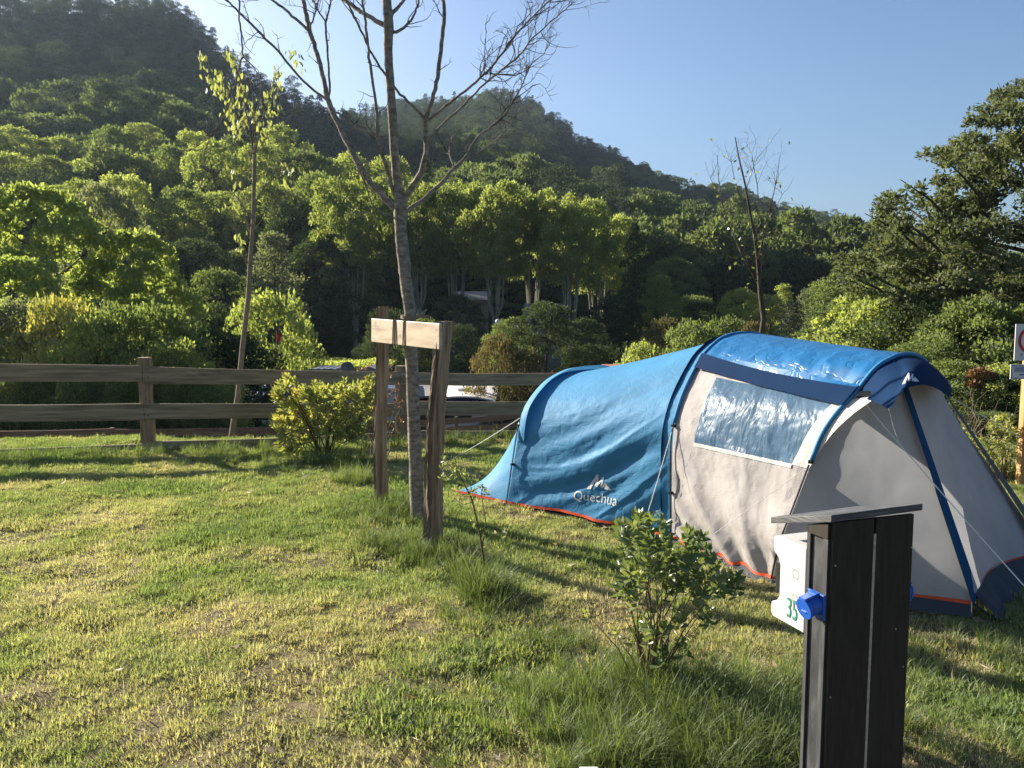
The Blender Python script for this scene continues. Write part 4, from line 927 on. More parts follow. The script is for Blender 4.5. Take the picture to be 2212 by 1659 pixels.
O = np.array([0.897, 2.2, 0.0]); pu = np.array([0.942, 0.335, 0]); pu /= np.linalg.norm(pu); qu = np.array([-pu[1], pu[0], 0])
def PQ(p, q, z): return O + pu * p + qu * q + TZ * z
ped = empty('power_pedestal', PQ(.15, .05, 0), 'dark brown timber electricity post with a white breaker box and blue sockets beside the tent', 'power pedestal')
ZT = 1.508
def pbox(mb, p0, p1, q0, q1, z0, z1, m=0, zt=None):
    z1b = z1 if zt is None else zt
    return mb.hexa([PQ(p0, q0, z0), PQ(p1, q0, z0), PQ(p1, q1, z0), PQ(p0, q1, z0), PQ(p0, q0, z1), PQ(p1, q0, z1), PQ(p1, q1, z1b), PQ(p0, q1, z1b)], m)
WP = 0.292
# front panels either side of a light strip
mb = MB(); pbox(mb, 0.004, 0.146, 0, 0.012, -.02, ZT); mb.obj('front_panel', M['ply_dark'], ped, bevel=0.001)
mb = MB(); pbox(mb, 0.1547, WP, 0, 0.012, -.02, ZT); mb.obj('front_panel', M['ply_dark'], ped, bevel=0.001)
mb = MB(); pbox(mb, 0.1462, 0.1545, -0.0008, 0.010, -.02, ZT - 0.045); mb.obj('light_strip', M['light_strip'], ped)
mb = MB(); pbox(mb, 0.004, WP, 0.098, 0.108, -.02, ZT - .032); mb.obj('back_panel', M['ply_dark'], ped)
mb = MB(); pbox(mb, 0.003, 0.02, 0.0335, 0.083, -.02, ZT - .05); mb.obj('side_panel', M['pane_grey'], ped)
mb = MB(); pbox(mb, WP - .02, WP - .003, 0.0335, 0.083, -.02, ZT - .05); mb.obj('side_panel', M['pane_grey'], ped)
for a_, b_ in ((0.0125, 0.032), (0.0845, 0.0975)):
    mb = MB(); pbox(mb, -0.004, 0.02, a_, b_, -.02, ZT - .052); mb.obj('batten', M['batten'], ped, bevel=0.001)
    mb = MB(); pbox(mb, WP - .02, WP + 0.002, a_, b_, -.02, ZT - .052); mb.obj('batten', M['batten'], ped, bevel=0.001)
mb = MB(); pbox(mb, -0.006, WP + .002, 0.0125, 0.0975, ZT - .05, ZT - .005, 0, ZT - .03); mb.obj('head_block', M['ply_dark'], ped)
# roof board, tipping down to the back
mb = MB()
zr = lambda p, q, t: ZT + 0.003 + t - q * 0.265 + p * 0.02
P8 = [PQ(p, q, zr(p, q, 0)) for p, q in ((-.012, -.006), (WP + .025, -.006), (WP + .025, 0.255), (-.012, 0.255))] + [PQ(p, q, zr(p, q, 0.020)) for p, q in ((-.012, -.006), (WP + .025, -.006), (WP + .025, 0.255), (-.012, 0.255))]
mb.hexa(P8).obj('roof_board', M['slab'], ped, bevel=0.0015)
for p, q, z in ((0.012, -.0012, 1.385), (0.285, -.0012, 1.41), (0.24, -.0012, 1.17), (0.012, -.0012, 1.0), (0.275, -.0012, 1.05)):
    MB().tube([PQ(p, q + 0.002, z), PQ(p, q - 0.0015, z)], 0.003, 8).obj('screw', M['steel'], ped)
# white breaker box on the back, overhung by the roof board
bx = MB(); q0, q1, qm = 0.109, 0.262, 0.225; zb0, zb1 = 1.146, 1.405
prof = [(q0, zb0), (q1 - .012, zb0 - 0.0), (q1, zb0 + .008), (q1, zb0 + .045), (qm + .012, zb0 + .058), (qm, zb0 + .075), (qm, zb1 - .085), (qm + .010, zb1 - .065), (q1 - .006, zb1 - .05), (q1 - .002, zb1 - .01), (q1 - .012, zb1), (q0, zb1)]
V = [PQ(0.004, q, z) for q, z in prof] + [PQ(0.20, q, z) for q, z in prof]; n = len(prof)
F = [tuple(range(n)), tuple(range(n, 2 * n))[::-1]] + [(i, i + n, (i + 1) % n + n, (i + 1) % n) for i in range(n)]
bb_ = obj('breaker_box', V, F, M['pvc_white'], ped); md = bb_.modifiers.new('bevel', 'BEVEL'); md.width = 0.004; md.segments = 3; md.limit_method = 'ANGLE'; md.angle_limit = R_(50)
mb = MB(); pbox(mb, 0.016, 0.188, qm - .004, q1 + .004, zb0 + .07, zb1 - .075); sl_ = mb.obj('smoked_cover', M['smoke_lid'], bb_, bevel=0.012)
def ring(c, ax, ay, r, t, name, mat, par, depth=None, n=32):
    V = []; F = []
    for k in range(n):
        a = 2 * math.pi * k / n
        for rr_2 in (r - t, r): V.append(c + ax * math.cos(a) * rr_2 + ay * math.sin(a) * rr_2)
    for k in range(n): b = k * 2; e = ((k + 1) % n) * 2; F.append((b, b + 1, e + 1, e))
    return obj(name, V, F, mat, par)
M['groove'] = surf('groove', [(0.18, 0.18, 0.18), (0.24, 0.24, 0.24)], scale=(9, 9, 9), rough=0.5)
for zc in (1.312, 1.236):
    ko = ring(PQ(0.0028, 0.152, zc), qu, TZ, 0.0165, 0.0012, 'knockout_ring', M['groove'], bb_); ring(PQ(0.0028, 0.152, zc), qu, TZ, 0.0125, 0.0012, 'knockout_ring', M['groove'], bb_)
Vt, Ft = text_tris('35'); hgt = Vt[:, 1].max() - Vt[:, 1].min(); Vt = (Vt - Vt.mean(0)) / hgt
press(Vt, Ft, lambda x, y: PQ(0.0022, 0.166 - x * 0.037, 1.198 + y * 0.062), 'number', bb_, M['paint_green'], 0)
# blue sockets
def socket(sgn, pbase, ln=0.043):
    s = sgn; mb = MB()
    pbox(mb, min(pbase, pbase + s * .009), max(pbase, pbase + s * .009), 0.010, 0.079, 1.222, 1.296)
    so_ = mb.obj('socket', M['socket_blue'], ped, bevel=0.002)
    c0 = PQ(pbase + s * .006, 0.044, 1.262); c1 = PQ(pbase + s * ln, 0.044, 1.262 - ln * .22)
    ax = (c1 - c0) / np.linalg.norm(c1 - c0)
    MB().tube([c0, c0 + ax * .02, c1], [0.030, 0.029, 0.027], 28).obj('barrel', M['socket_blue'], so_, smooth=False, bevel=0.001)
    lid = MB().tube([c1, c1 + ax * .007], [0.0315, 0.0315], 32).obj('lid', M['socket_blue'], so_, bevel=0.0015)
    sz = np.cross(ax, qu); sz = sz if sz[2] > 0 else -sz
    mb = MB(); mb.box(c1 + sz * 0.031 - ax * .02, ax * .026, qu * .014, sz * .004); mb.box(c0 + sz * .032 + ax * .004, ax * .004, qu * .017, sz * .006); mb.obj('hinge', M['socket_blue'], so_, bevel=0.001)
    mb = MB(); mb.box(c1 + ax * .0085 - sz * .006, ax * .0015, qu * .010, sz * .0008); mb.obj('lid_mark', M['socket_blue'], so_)
    for q, z in ((.016, 1.290), (.073, 1.290), (.016, 1.228), (.073, 1.228)):
        MB().tube([PQ(pbase + s * .008, q, z), PQ(pbase + s * .0105, q, z)], 0.0032, 10).obj('screw', M['smoke_lid'], so_)
socket(-1, -0.0045); socket(1, WP + 0.0025, 0.018)

# ---------------------------------------------------------------- sign post at the right edge
M['sign_white'] = surf('sign_white', [(0.58, 0.56, 0.52), (0.68, 0.66, 0.62)], scale=(4, 4, 4), rough=0.5)
M['sign_red'] = surf('sign_red', [(0.42, 0.02, 0.03), (0.5, 0.03, 0.035)], scale=(4, 4, 4), rough=0.5)
M['sign_blue'] = surf('sign_blue', [(0.015, 0.03, 0.22), (0.02, 0.04, 0.28)], scale=(4, 4, 4), rough=0.5)
M['post_orange'] = surf('post_orange', [(0.26, 0.13, 0.05), (0.42, 0.23, 0.09), (0.5, 0.29, 0.13)], scale=(30, 30, 3), rough=0.7, bump=0.3)
sb = G(2203, 1052); Ys = sb[1]
sg = empty('sign_post', sb, 'wooden post with a red-ringed white panel above a small blue-bordered panel', 'sign')
MB().box((sb[0] + .04, Ys + .04, 1.05), (.045, 0, 0), (0, .045, 0), (0, 0, 1.1)).obj('post', M['post_orange'], sg, bevel=.004)
def panel(x0, y0, x1w, y1, name, Yp, mat):
    a = atY(x0, y0, Yp); b = atY(x0, y1, Yp)
    MB().box((a[0] + x1w / 2, Yp + .006, (a[2] + b[2]) / 2), (x1w / 2, 0, 0), (0, .005, 0), (0, 0, (a[2] - b[2]) / 2)).obj(name, M[mat], sg, bevel=.001)
    return a, b, sg.children[-1]
a, b, p1_ = panel(2195, 700, 0.40, 779, 'upper_panel', Ys - .03, 'sign_white')
cz = a[2] - .19; cx = a[0] + .20
ring(np.array([cx, Ys - .031, cz]), _R, TZ, 0.165, 0.034, 'red_ring', M['sign_red'], p1_, n=48)
Vt, Ft = text_tris('F'); Vt = Vt - Vt.min(0); press(Vt, Ft, lambda x, y: np.array([a[0] + .075 + x * .06, Ys - .0312, b[2] + .045 + y * .06]), 'lettering', p1_, M['sign_red'], 0)
a, b, p2_ = panel(2184, 787, 0.44, 819, 'lower_panel', Ys - .035, 'sign_white')
hh = a[2] - b[2]
mb = MB()
for x0, x1, z0, z1 in ((.008, .432, hh - .016, hh - .009), (.008, .432, .009, .016), (.008, .015, .016, hh - .016), (.425, .432, .016, hh - .016)):
    mb.box((a[0] + (x0 + x1) / 2, Ys - .0355, b[2] + (z0 + z1) / 2), ((x1 - x0) / 2, 0, 0), (0, .001, 0), (0, 0, (z1 - z0) / 2))
mb.obj('border', M['sign_blue'], p2_)
mb = MB()
for k in range(6):
    pts = [(a[0] + .045 + t * .12, Ys - .0365, b[2] + hh * .50 + k * .0105 + .003 * math.sin(t * 40)) for t in np.linspace(0, 1, 30)]; mb.tube(pts, .0017, 4)
mb.box((a[0] + .15, Ys - .0355, b[2] + hh * .30), (.045, 0, 0), (0, .001, 0), (0, 0, .006)); mb.obj('wave_marks', M['sign_blue'], p2_)

# ---------------------------------------------------------------- small white cap in the grass at the frame's foot
wc = G(1270, 1668, 0.1); wc = wc - np.array([0, .07, 0]); we = empty('ground_cap', (wc[0], wc[1], 0), 'small white plastic box showing in the grass at the very bottom of the picture', 'utility box')
mb = MB(); mb.box((wc[0], wc[1], .06), (.036, 0, 0), (0, .04, 0), (0, 0, .07)); mb.obj('housing', M['pvc_white'], we, bevel=.006)
mb = MB(); mb.box((wc[0], wc[1], .136), (.041, 0, 0), (0, .045, 0), (0, 0, .006)); mb.obj('lid', M['pvc_white'], we, bevel=.004)

# ---------------------------------------------------------------- shrubs built leaf by leaf
M['leaf_yel'] = leafmat('leaf_yel', [(0.12, 0.18, 0.025), (0.30, 0.32, 0.04), (0.55, 0.44, 0.05)], 0.42, 0.04, 0.5)
M['leaf_shrub'] = leafmat('leaf_shrub', [(0.06, 0.115, 0.025), (0.13, 0.20, 0.045), (0.34, 0.36, 0.07)], 0.35, 0.05, 0.4)
M['leaf_sap'] = leafmat('leaf_sap', [(0.10, 0.15, 0.03), (0.17, 0.22, 0.05), (0.26, 0.30, 0.07)], 0.5, 0.05)
M['leaf_red'] = leafmat('leaf_red', [(0.12, 0.045, 0.02), (0.22, 0.08, 0.035), (0.16, 0.14, 0.04)], 0.35, 0.04)
M['stem_brown'] = surf('stem_brown', [(0.05, 0.03, 0.018), (0.12, 0.08, 0.045)], scale=(90, 90, 20), rough=0.8)
M['stem_pale'] = surf('stem_pale', [(0.16, 0.12, 0.08), (0.28, 0.22, 0.15)], scale=(90, 90, 20), rough=0.8)
def rosettes(tips, dirs, nl, L, W, seed, spread=1.0, lvb=0.5, lvs=0.2, whorls=2):
    g = np.random.default_rng(seed); C = []; D = []; LL = []; lv = []
    for p, d in zip(tips, dirs):
        d = np.array(d) / np.linalg.norm(d); x = np.cross(d, [0.3, 0.9, 0.1]); x /= np.linalg.norm(x); y = np.cross(d, x); base = g.normal(0, lvs)
        for k in range(nl):
            a = k * 2.4 + g.random() * 0.5; h = k / nl; op = spread * (1.25 - 0.95 * h) * g.uniform(.8, 1.2)
            v = d * math.cos(op) + (x * math.cos(a) + y * math.sin(a)) * math.sin(op)
            C.append(np.array(p) - d * L * (1 - h) * 0.9 * whorls / 2); D.append(v / np.linalg.norm(v)); LL.append(L * g.uniform(.7, 1.1) * (1 - 0.3 * h)); lv.append(np.clip(lvb + base + 0.25 * (h - .5) + g.normal(0, .13), 0, 1))
    C, D, LL, lv = map(np.array, (C, D, LL, lv)); return leaves(C, D, LL, LL * W, seed, lv, fold=0.22, six=True)
def stems(base, tips, r, seed, mat, par, bush=0.3, name='stems'):
    rr = random.Random(seed); mb = MB()
    for p in tips:
        p = np.array(p); b = np.array(base) + np.array([rr.gauss(0, .04), rr.gauss(0, .04), 0]); m_ = b * (1 - .5) + p * .5 + np.array([rr.gauss(0, .02) - (p[0] - b[0]) * bush * .4, (b[1] - p[1]) * bush * .4, 0.03])
        q = b * .2 + p * .8 + np.array([rr.gauss(0, .01), rr.gauss(0, .01), 0]); mb.tube([b, m_, q, p], [r, r * .8, r * .55, r * .35], 5, cap=False)
    return mb.obj(name, M[mat], par)
# yellow-green bush in front of the fence
rr = random.Random(4); yb = G(702, 992); bush = empty('yellow_bush', yb, 'bushy yellow-green shrub lit by sun in front of the wooden fence', 'shrub')
tips = []; dirs = []
outl = [(610, 828), (625, 812), (598, 840), (640, 845), (655, 835), (675, 842), (690, 830), (712, 845), (735, 840), (752, 832), (770, 838), (790, 820), (805, 830), (788, 850), (608, 870), (600, 900), (622, 885), (640, 870), (660, 865), (700, 862), (720, 870), (745, 862), (765, 870), (800, 862), (650, 905), (630, 920), (605, 925), (680, 895), (712, 900), (740, 895), (770, 900), (790, 890), (615, 955), (625, 975), (640, 945), (665, 935), (700, 930), (730, 930), (760, 925), (780, 920)]
for px, py in outl:
    for k in range(5):
        p = atY(px + rr.gauss(0, 9), py + rr.gauss(0, 10), yb[1] + rr.uniform(-.5, .55) * (1 - abs(px - 700) / 220)); tips.append(p); d = p - (yb + np.array([0, 0, .25])); dirs.append(d / np.linalg.norm(d) + np.array([rr.gauss(0, .3), rr.gauss(0, .3), .5]))
V, F, lv = rosettes(tips, dirs, 14, 0.12, 0.34, 5, 1.0, 0.52, 0.2)
stems(yb - [0, 0, .03], tips[::9], 0.009, 2, 'stem_brown', bush); obj('foliage', V, F, M['leaf_yel'], bush, attrs={'lv': ('FACE', lv)})
# dark-leaved shrub in the foreground
fb = G(1400, 1492); shr = empty('evergreen_shrub', fb, 'dark glossy-leaved shrub on thin stems in front of the tent by the electricity post', 'shrub')
tp = [(1335, 1135), (1350, 1175), (1375, 1120), (1400, 1108), (1370, 1280), (1400, 1330), (1440, 1350), (1480, 1320), (1520, 1330), (1420, 1400), (1480, 1390), (1340, 1260), (1375, 1360), (1385, 1165), (1425, 1130), (1440, 1165), (1410, 1190), (1350, 1215), (1385, 1225), (1425, 1210), (1460, 1195), (1490, 1140), (1515, 1160), (1490, 1180), (1525, 1205), (1500, 1230), (1470, 1245), (1540, 1235), (1568, 1240), (1590, 1262), (1550, 1262), (1450, 1270), (1515, 1270), (1430, 1290), (1365, 1145), (1400, 1150), (1455, 1215), (1485, 1215)]
tips = []; dirs = []
for px, py in tp:
    for k in range(3): p = atY(px + rr.gauss(0, 8), py + rr.gauss(0, 9), fb[1] + rr.uniform(-.22, .22)); tips.append(p); dirs.append(np.array([rr.gauss(0, .5), rr.gauss(0, .5), .9]))
V, F, lv = rosettes(tips, dirs, 10, 0.074, 0.46, 15, 1.1, 0.42, 0.2)
stems(fb - [0, 0, .03], tips[::5], 0.0045, 3, 'stem_brown', shr, 0.1); 
low = [(1265, 1322, .0), (1330, 1358, .05), (1365, 1310, 0), (1350, 1290, .1), (1395, 1375, .0), (1455, 1340, .1)]; t2 = [atY(a_, b_, fb[1] - .1 + c_) for a_, b_, c_ in low]
stems(fb - [0, 0, .03], t2, 0.004, 9, 'stem_pale', shr, 0.0, 'side_shoots'); V2, F2, lv2 = rosettes(t2, [(-.3, -.2, .8)] * len(t2), 6, 0.06, 0.42, 17, 1.0, 0.85, 0.08)
obj('foliage', np.concatenate([V, V2]), np.concatenate([F, F2 + len(V)]), M['leaf_shrub'], shr, attrs={'lv': ('FACE', np.concatenate([lv, lv2]))})
# thin sapling in front of the tent's tail
sb2 = G(1052, 1285); sp = empty('thin_sapling', sb2, 'thin young sapling with a few leaves in front of the blue tent tail', 'sapling')
mb = MB(); yq = sb2[1]
def trace(mb, pts, Y, r0, r1, n=6, jit=0.0):
    W = [atY(x, y, Y + (rr.uniform(-jit, jit) if jit else 0)) for x, y in pts]; mb.tube(W, [r0 + (r1 - r0) * i / (len(W) - 1) for i in range(len(W))], n, cap=False); return W
w1 = trace(mb, [(1052, 1300), (1045, 1210), (1036, 1150), (1020, 1080), (1005, 1050), (990, 1020), (965, 1000)], yq, .009, .003)
w2 = trace(mb, [(1040, 1190), (1050, 1130), (1040, 1070), (1042, 1045)], yq, .005, .002); w3 = trace(mb, [(1075, 1290), (1078, 1230), (1083, 1180), (1086, 1148)], yq + .1, .004, .002); w4 = trace(mb, [(1020, 1085), (1000, 1090), (985, 1080)], yq, .003, .0015); trace(mb, [(1040, 1160), (1030, 1135), (1022, 1120)], yq, .003, .0015)
mb.obj('stems', M['stem_brown'], sp)
tips = [atY(a_ + rr.gauss(0, 5), b_ + rr.gauss(0, 5), yq + rr.uniform(-.12, .12)) for a_, b_ in [(952, 990), (965, 1003), (975, 995), (985, 1015), (1000, 1025), (1010, 1035), (978, 1030), (995, 1045), (1015, 1052), (1025, 1060), (960, 1020), (1005, 1015), (1040, 1048), (1045, 1060), (1086, 1150), (1080, 1180), (985, 1050), (970, 1040), (1022, 1078), (1020, 1120)]]
V, F, lv = rosettes(tips, [(rr.gauss(0, .6), rr.gauss(0, .6), .6) for _ in tips], 8, 0.045, 0.42, 25, 1.2, 0.45, 0.2); obj('foliage', V, F, M['leaf_sap'], sp, attrs={'lv': ('FACE', lv)})
# red-leaved wisp behind the left stake
rb = G(835, 985); rw = empty('red_leaved_shrub', rb, 'wispy shrub with small reddish leaves between the stakes and the fence', 'shrub')
mb = MB(); W = []
for pts in ([(800, 985), (805, 930), (808, 880), (790, 830), (785, 800)], [(810, 985), (816, 910), (830, 850), (838, 800), (842, 782)], [(790, 980), (775, 930), (765, 900), (745, 880)], [(830, 985), (842, 920), (856, 870), (862, 840)], [(806, 960), (790, 900), (800, 850), (812, 820)], [(838, 985), (850, 940), (852, 905), (868, 880)]): W += trace(mb, pts, rb[1], .007, .0025, jit=.25)
mb.obj('stems', M['stem_pale'], rw)
tips = [w_ + np.array([rr.gauss(0, .06), rr.gauss(0, .1), rr.gauss(0, .06)]) for w_ in W for k in range(5) if w_[2] > .25]
V, F, lv = rosettes(tips, [(rr.gauss(0, 1), rr.gauss(0, .6), .4) for _ in tips], 5, 0.05, 0.5, 26, 1.3, .5, .3); obj('foliage', V, F, M['leaf_red'], rw, attrs={'lv': ('FACE', lv)})
# yellow shrub and dry plant by the sign
ys_ = G(2165, 1040); yel = empty('yellow_leaved_shrub', ys_, 'yellow-green leafy shrub standing left of the wooden sign post', 'shrub')
tips = []; dirs = []
for px, py in [(2080, 925), (2095, 940), (2075, 960), (2100, 965), (2120, 950), (2140, 925), (2150, 905), (2165, 920), (2180, 905), (2190, 930), (2150, 950), (2170, 960), (2185, 975), (2140, 980), (2120, 985), (2160, 995), (2200, 955), (2215, 930), (2230, 950), (2110, 1005), (2180, 1010)]:
    for k in range(5): p = atY(px + rr.gauss(0, 7), py + rr.gauss(0, 7), ys_[1] + rr.uniform(-.3, .5)); tips.append(p); dirs.append((rr.gauss(0, .5), rr.gauss(0, .5), .8))
V, F, lv = rosettes(tips, dirs, 11, 0.08, 0.3, 35, 1.15, 0.35, 0.22); stems(ys_ - [0, 0, .03], tips[::4], .006, 5, 'stem_brown', yel); obj('foliage', V, F, M['leaf_yel'], yel, attrs={'lv': ('FACE', lv)})
dp = G(2085, 1010); dry = empty('dry_twigs', dp, 'dry leafless pale twigs rising behind the tent near the sign', 'dead shrub')
mb = MB()
for k in range(15):
    a_ = rr.uniform(-1.0, 1.3); p = dp + np.array([0, 0, .2]); twig(p + np.array([rr.gauss(0, .03), rr.gauss(0, .05), 0]), (a_, rr.gauss(0, .4), 1.1), rr.uniform(.6, 1.05), .007, 1, mb, rr)
mb.obj('stems', M['stem_pale'], dry)

# ---------------------------------------------------------------- young tree beyond the fence, few hanging leaves
Yl = 14.2; lb = atY(500, 948, Yl); lt = empty('slender_tree', (lb[0], lb[1], float(gz(lb[0], Yl))), 'slender young tree with sparse hanging yellow-green leaves just beyond the left fence', 'tree')
mb = MB(); trace(mb, [(494, 990), (500, 948), (508, 895), (515, 850), (524, 750), (537, 640), (541, 560), (547, 480), (549, 400), (550, 330)], Yl, .060, .030, 9); mb.obj('trunk', M['bark_young'], lt, smooth=True)
mb = MB(); W = []
for pts, r_ in (([(549, 340), (540, 280), (525, 220), (518, 170), (505, 140)], .022), ([(550, 330), (562, 280), (575, 230), (590, 180), (602, 150)], .020), ([(549, 350), (552, 270), (545, 200), (530, 120)], .016), ([(549, 480), (520, 440), (500, 420), (490, 400)], .012), ([(548, 440), (575, 400), (605, 370), (640, 345), (668, 300)], .014), ([(545, 520), (530, 470), (515, 430), (512, 390)], .010), ([(540, 590), (520, 540), (510, 500), (505, 470)], .010), ([(549, 380), (538, 330), (520, 310), (503, 300)], .009), ([(552, 330), (575, 300), (600, 280), (625, 250)], .009), ([(546, 500), (570, 470), (590, 430), (600, 400)], .009)):
    W.append(trace(mb, pts, Yl, r_, .004, jit=.3))
    for k in range(7): q = W[-1][rr.randrange(1, len(W[-1]))]; twig(q, (rr.gauss(0, .8), rr.gauss(0, .6), .5), rr.uniform(.3, .9), .004, 1, mb, rr)
mb.obj('limbs', M['bark_young'], lt)
lc = [(434, 115), (440, 128), (452, 160), (465, 170), (470, 185), (480, 180), (492, 110), (503, 130), (512, 150), (500, 115), (485, 195), (505, 210), (515, 225), (525, 200), (530, 240), (540, 215), (510, 255), (495, 250), (500, 270), (520, 260), (535, 190), (515, 185), (530, 270), (590, 200), (600, 165), (603, 180), (595, 150), (585, 220), (575, 240), (580, 260), (570, 280), (565, 290), (595, 230), (575, 205), (555, 240), (560, 260), (505, 290), (515, 280), (565, 300), (490, 225), (478, 165), (460, 190), (470, 155), (640, 125), (630, 110), (648, 140), (605, 350), (625, 365), (640, 358), (612, 372), (622, 385), (480, 445), (495, 440), (508, 448), (505, 505), (512, 515), (520, 535), (490, 360), (500, 370), (515, 390)]
C = []; D = []
for px, py in lc:
    for k in range(7 if py < 320 else 4): C.append(atY(px + rr.gauss(0, 7), py + rr.gauss(0, 7), Yl + rr.gauss(0, .35))); D.append((rr.gauss(0, .3), rr.gauss(0, .3), -1))
C = np.array(C); D = np.array(D); D /= np.linalg.norm(D, axis=1)[:, None]; Lv = np.random.default_rng(3).uniform(.08, .14, len(C))
V, F, lv = leaves(C, D, Lv, Lv * .4, 6, np.random.default_rng(4).uniform(.25, .95, len(C)), six=True); obj('foliage', V, F, M['leaf_sap'], lt, attrs={'lv': ('FACE', lv)})
# bare young tree behind the tent
Yr = 15.0; rb_ = atY(1645, 1000, Yr); bt = empty('young_bare_tree', (rb_[0], Yr, float(gz(rb_[0], Yr))), 'nearly leafless young tree rising behind the tent roof', 'tree')
mb = MB(); trace(mb, [(1640, 960), (1642, 840), (1646, 715), (1650, 690), (1643, 640), (1640, 600), (1637, 560), (1632, 520), (1622, 470), (1610, 400), (1596, 340), (1588, 296)], Yr, .065, .008, 9); mb.obj('trunk', M['bark_dark'], bt, smooth=True)
mb = MB(); W = []
for pts, r_ in (([(1641, 620), (1620, 580), (1600, 545), (1580, 500), (1560, 440), (1552, 380), (1550, 335)], .022), ([(1638, 560), (1650, 510), (1662, 460), (1675, 400), (1686, 335)], .022), ([(1632, 520), (1640, 460), (1636, 400), (1628, 360), (1624, 330)], .016), ([(1625, 480), (1600, 430), (1585, 380), (1580, 350)], .014), ([(1650, 500), (1668, 470), (1680, 440), (1690, 420)], .012), ([(1638, 540), (1600, 500), (1575, 470)], .012), ([(1612, 410), (1625, 370), (1632, 350)], .01), ([(1643, 580), (1660, 540), (1680, 500)], .012), ([(1560, 440), (1545, 410), (1535, 385)], .008), ([(1640, 600), (1610, 570), (1590, 560)], .01)):
    w_ = trace(mb, pts, Yr, r_ * .75, .003, jit=.35); W += w_
    for k in range(7): q = w_[rr.randrange(1, len(w_))]; twig(q, (rr.gauss(0, .5), rr.gauss(0, .5), .9), rr.uniform(.3, .8), .003, 1, mb, rr)
mb.obj('limbs', M['bark_dark'], bt)
C = np.array([w_ + np.array([rr.gauss(0, .25), rr.gauss(0, .25), rr.gauss(0, .25)]) for w_ in W for k in range(2)]); D = np.random.default_rng(8).normal(size=(len(C), 3)) + [0, 0, -.6]; D /= np.linalg.norm(D, axis=1)[:, None]
V, F, lv = leaves(C, D, np.full(len(C), .085), np.full(len(C), .045), 6, np.random.default_rng(4).uniform(0, .8, len(C))); obj('foliage', V, F, M['leaf_sap'], bt, attrs={'lv': ('FACE', lv)})

# ---------------------------------------------------------------- trees, shrubs and hedges one can tell apart, beyond the fence
GREEN = {
 'leaf_plane': ([(0.11, 0.16, 0.03), (0.20, 0.265, 0.05), (0.32, 0.38, 0.08)], 0.55),
 'leaf_bright': ([(0.12, 0.18, 0.03), (0.22, 0.30, 0.055), (0.36, 0.43, 0.09)], 0.55),
 'leaf_mid': ([(0.06, 0.11, 0.028), (0.115, 0.175, 0.042), (0.19, 0.25, 0.06)], 0.48),
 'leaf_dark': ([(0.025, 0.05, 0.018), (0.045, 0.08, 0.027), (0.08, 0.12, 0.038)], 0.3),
 'leaf_silver': ([(0.09, 0.11, 0.06), (0.14, 0.18, 0.095), (0.24, 0.27, 0.16)], 0.4),
 'leaf_conifer': ([(0.015, 0.034, 0.022), (0.026, 0.052, 0.03), (0.05, 0.08, 0.042)], 0.15),
 'leaf_rusty': ([(0.05, 0.055, 0.02), (0.10, 0.10, 0.03), (0.17, 0.12, 0.045)], 0.35)}
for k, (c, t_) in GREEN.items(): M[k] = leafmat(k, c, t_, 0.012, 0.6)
PR = {}
def mkproto(key, shape, H, Wd, base, nc, npc, size, seed, mat, bark='bark_dark', **k):
    cl, V, F, lv, tb = proto(key, shape, H, Wd, base, nc, npc, size, seed, **k)
    me = mkmesh('crown', V, F, M[mat], attrs={'lv': ('FACE', lv)}); tm = mkmesh('trunk', tb.V, tb.F, M[bark], smooth=True)
    PR[key] = (me, tm, H, Wd)
def plant(key, kind, px, top, Y, width, label, cat='tree', group=None, mat=None, rot=None, base=None, trunk=True):
    """stand one tree on the terrain under picture column px at distance Y, tall enough to reach picture row top"""
    me, tm, H, Wd = PR[key]; x = float(atY(px, 700, Y)[0]); zt = float(atY(px, top, Y)[2]); z0 = float(gz(x, Y)) if base is None else base
    if Y < 12.9: z0 = 0.0
    h = max(zt - z0, 0.6); r = empty(kind, (x, Y, z0), label, cat, group)
    r.rotation_euler = (0, 0, rnd.uniform(0, 6.28) if rot is None else rot); r.scale = (width / Wd, width / Wd, h / H)
    c = bpy.data.objects.new('crown', me); COL.objects.link(c); c.parent = r
    if trunk: t = bpy.data.objects.new('trunk', tm); COL.objects.link(t); t.parent = r
    if mat:
        c.data = me; c.material_slots[0].link = 'OBJECT'; c.material_slots[0].material = M[mat]
    return r
for i in range(3): mkproto('round%d' % i, 'round', 12, 10, 1.5, 62, 330, 0.215, 500 + i, 'leaf_mid', r0=.22, cr=(.13, .24), shell=.25)
for i in range(3): mkproto('plane%d' % i, 'vase', 12, 8.5, 6.2, 64, 270, 0.215, 600 + i, 'leaf_plane', bark='bark_plane', stems=8, th=3.6, r0=.30, cr=(.11, .22), shell=.3)
mkproto('feather', 'cone', 9, 5.5, 0.3, 60, 150, 0.17, 700, 'leaf_silver', r0=.13, cr=(.2, .32), shell=.35)
mkproto('catalpa', 'round', 9, 9, 0.2, 90, 230, 0.20, 710, 'leaf_bright', r0=.2, asp=.75, cr=(.09, .17), shell=.28)
mkproto('column', 'column', 14, 2.4, .4, 44, 190, 0.22, 720, 'leaf_dark', cr=(.35, .6))
mkproto('shrub0', 'round', 4, 4.6, 0.0, 36, 230, 0.15, 730, 'leaf_mid', r0=.06, cr=(.2, .34)); mkproto('shrub1', 'round', 4, 4.4, 0.0, 30, 250, 0.14, 731, 'leaf_mid', r0=.06, cr=(.22, .36))
mkproto('conifer', 'cone', 8, 5, .2, 50, 190, 0.16, 740, 'leaf_conifer', asp=.35, cr=(.2, .3))
mkproto('yew', 'round', 5, 4, 0, 34, 380, 0.11, 750, 'leaf_dark', cr=(.25, .4), shell=.14)
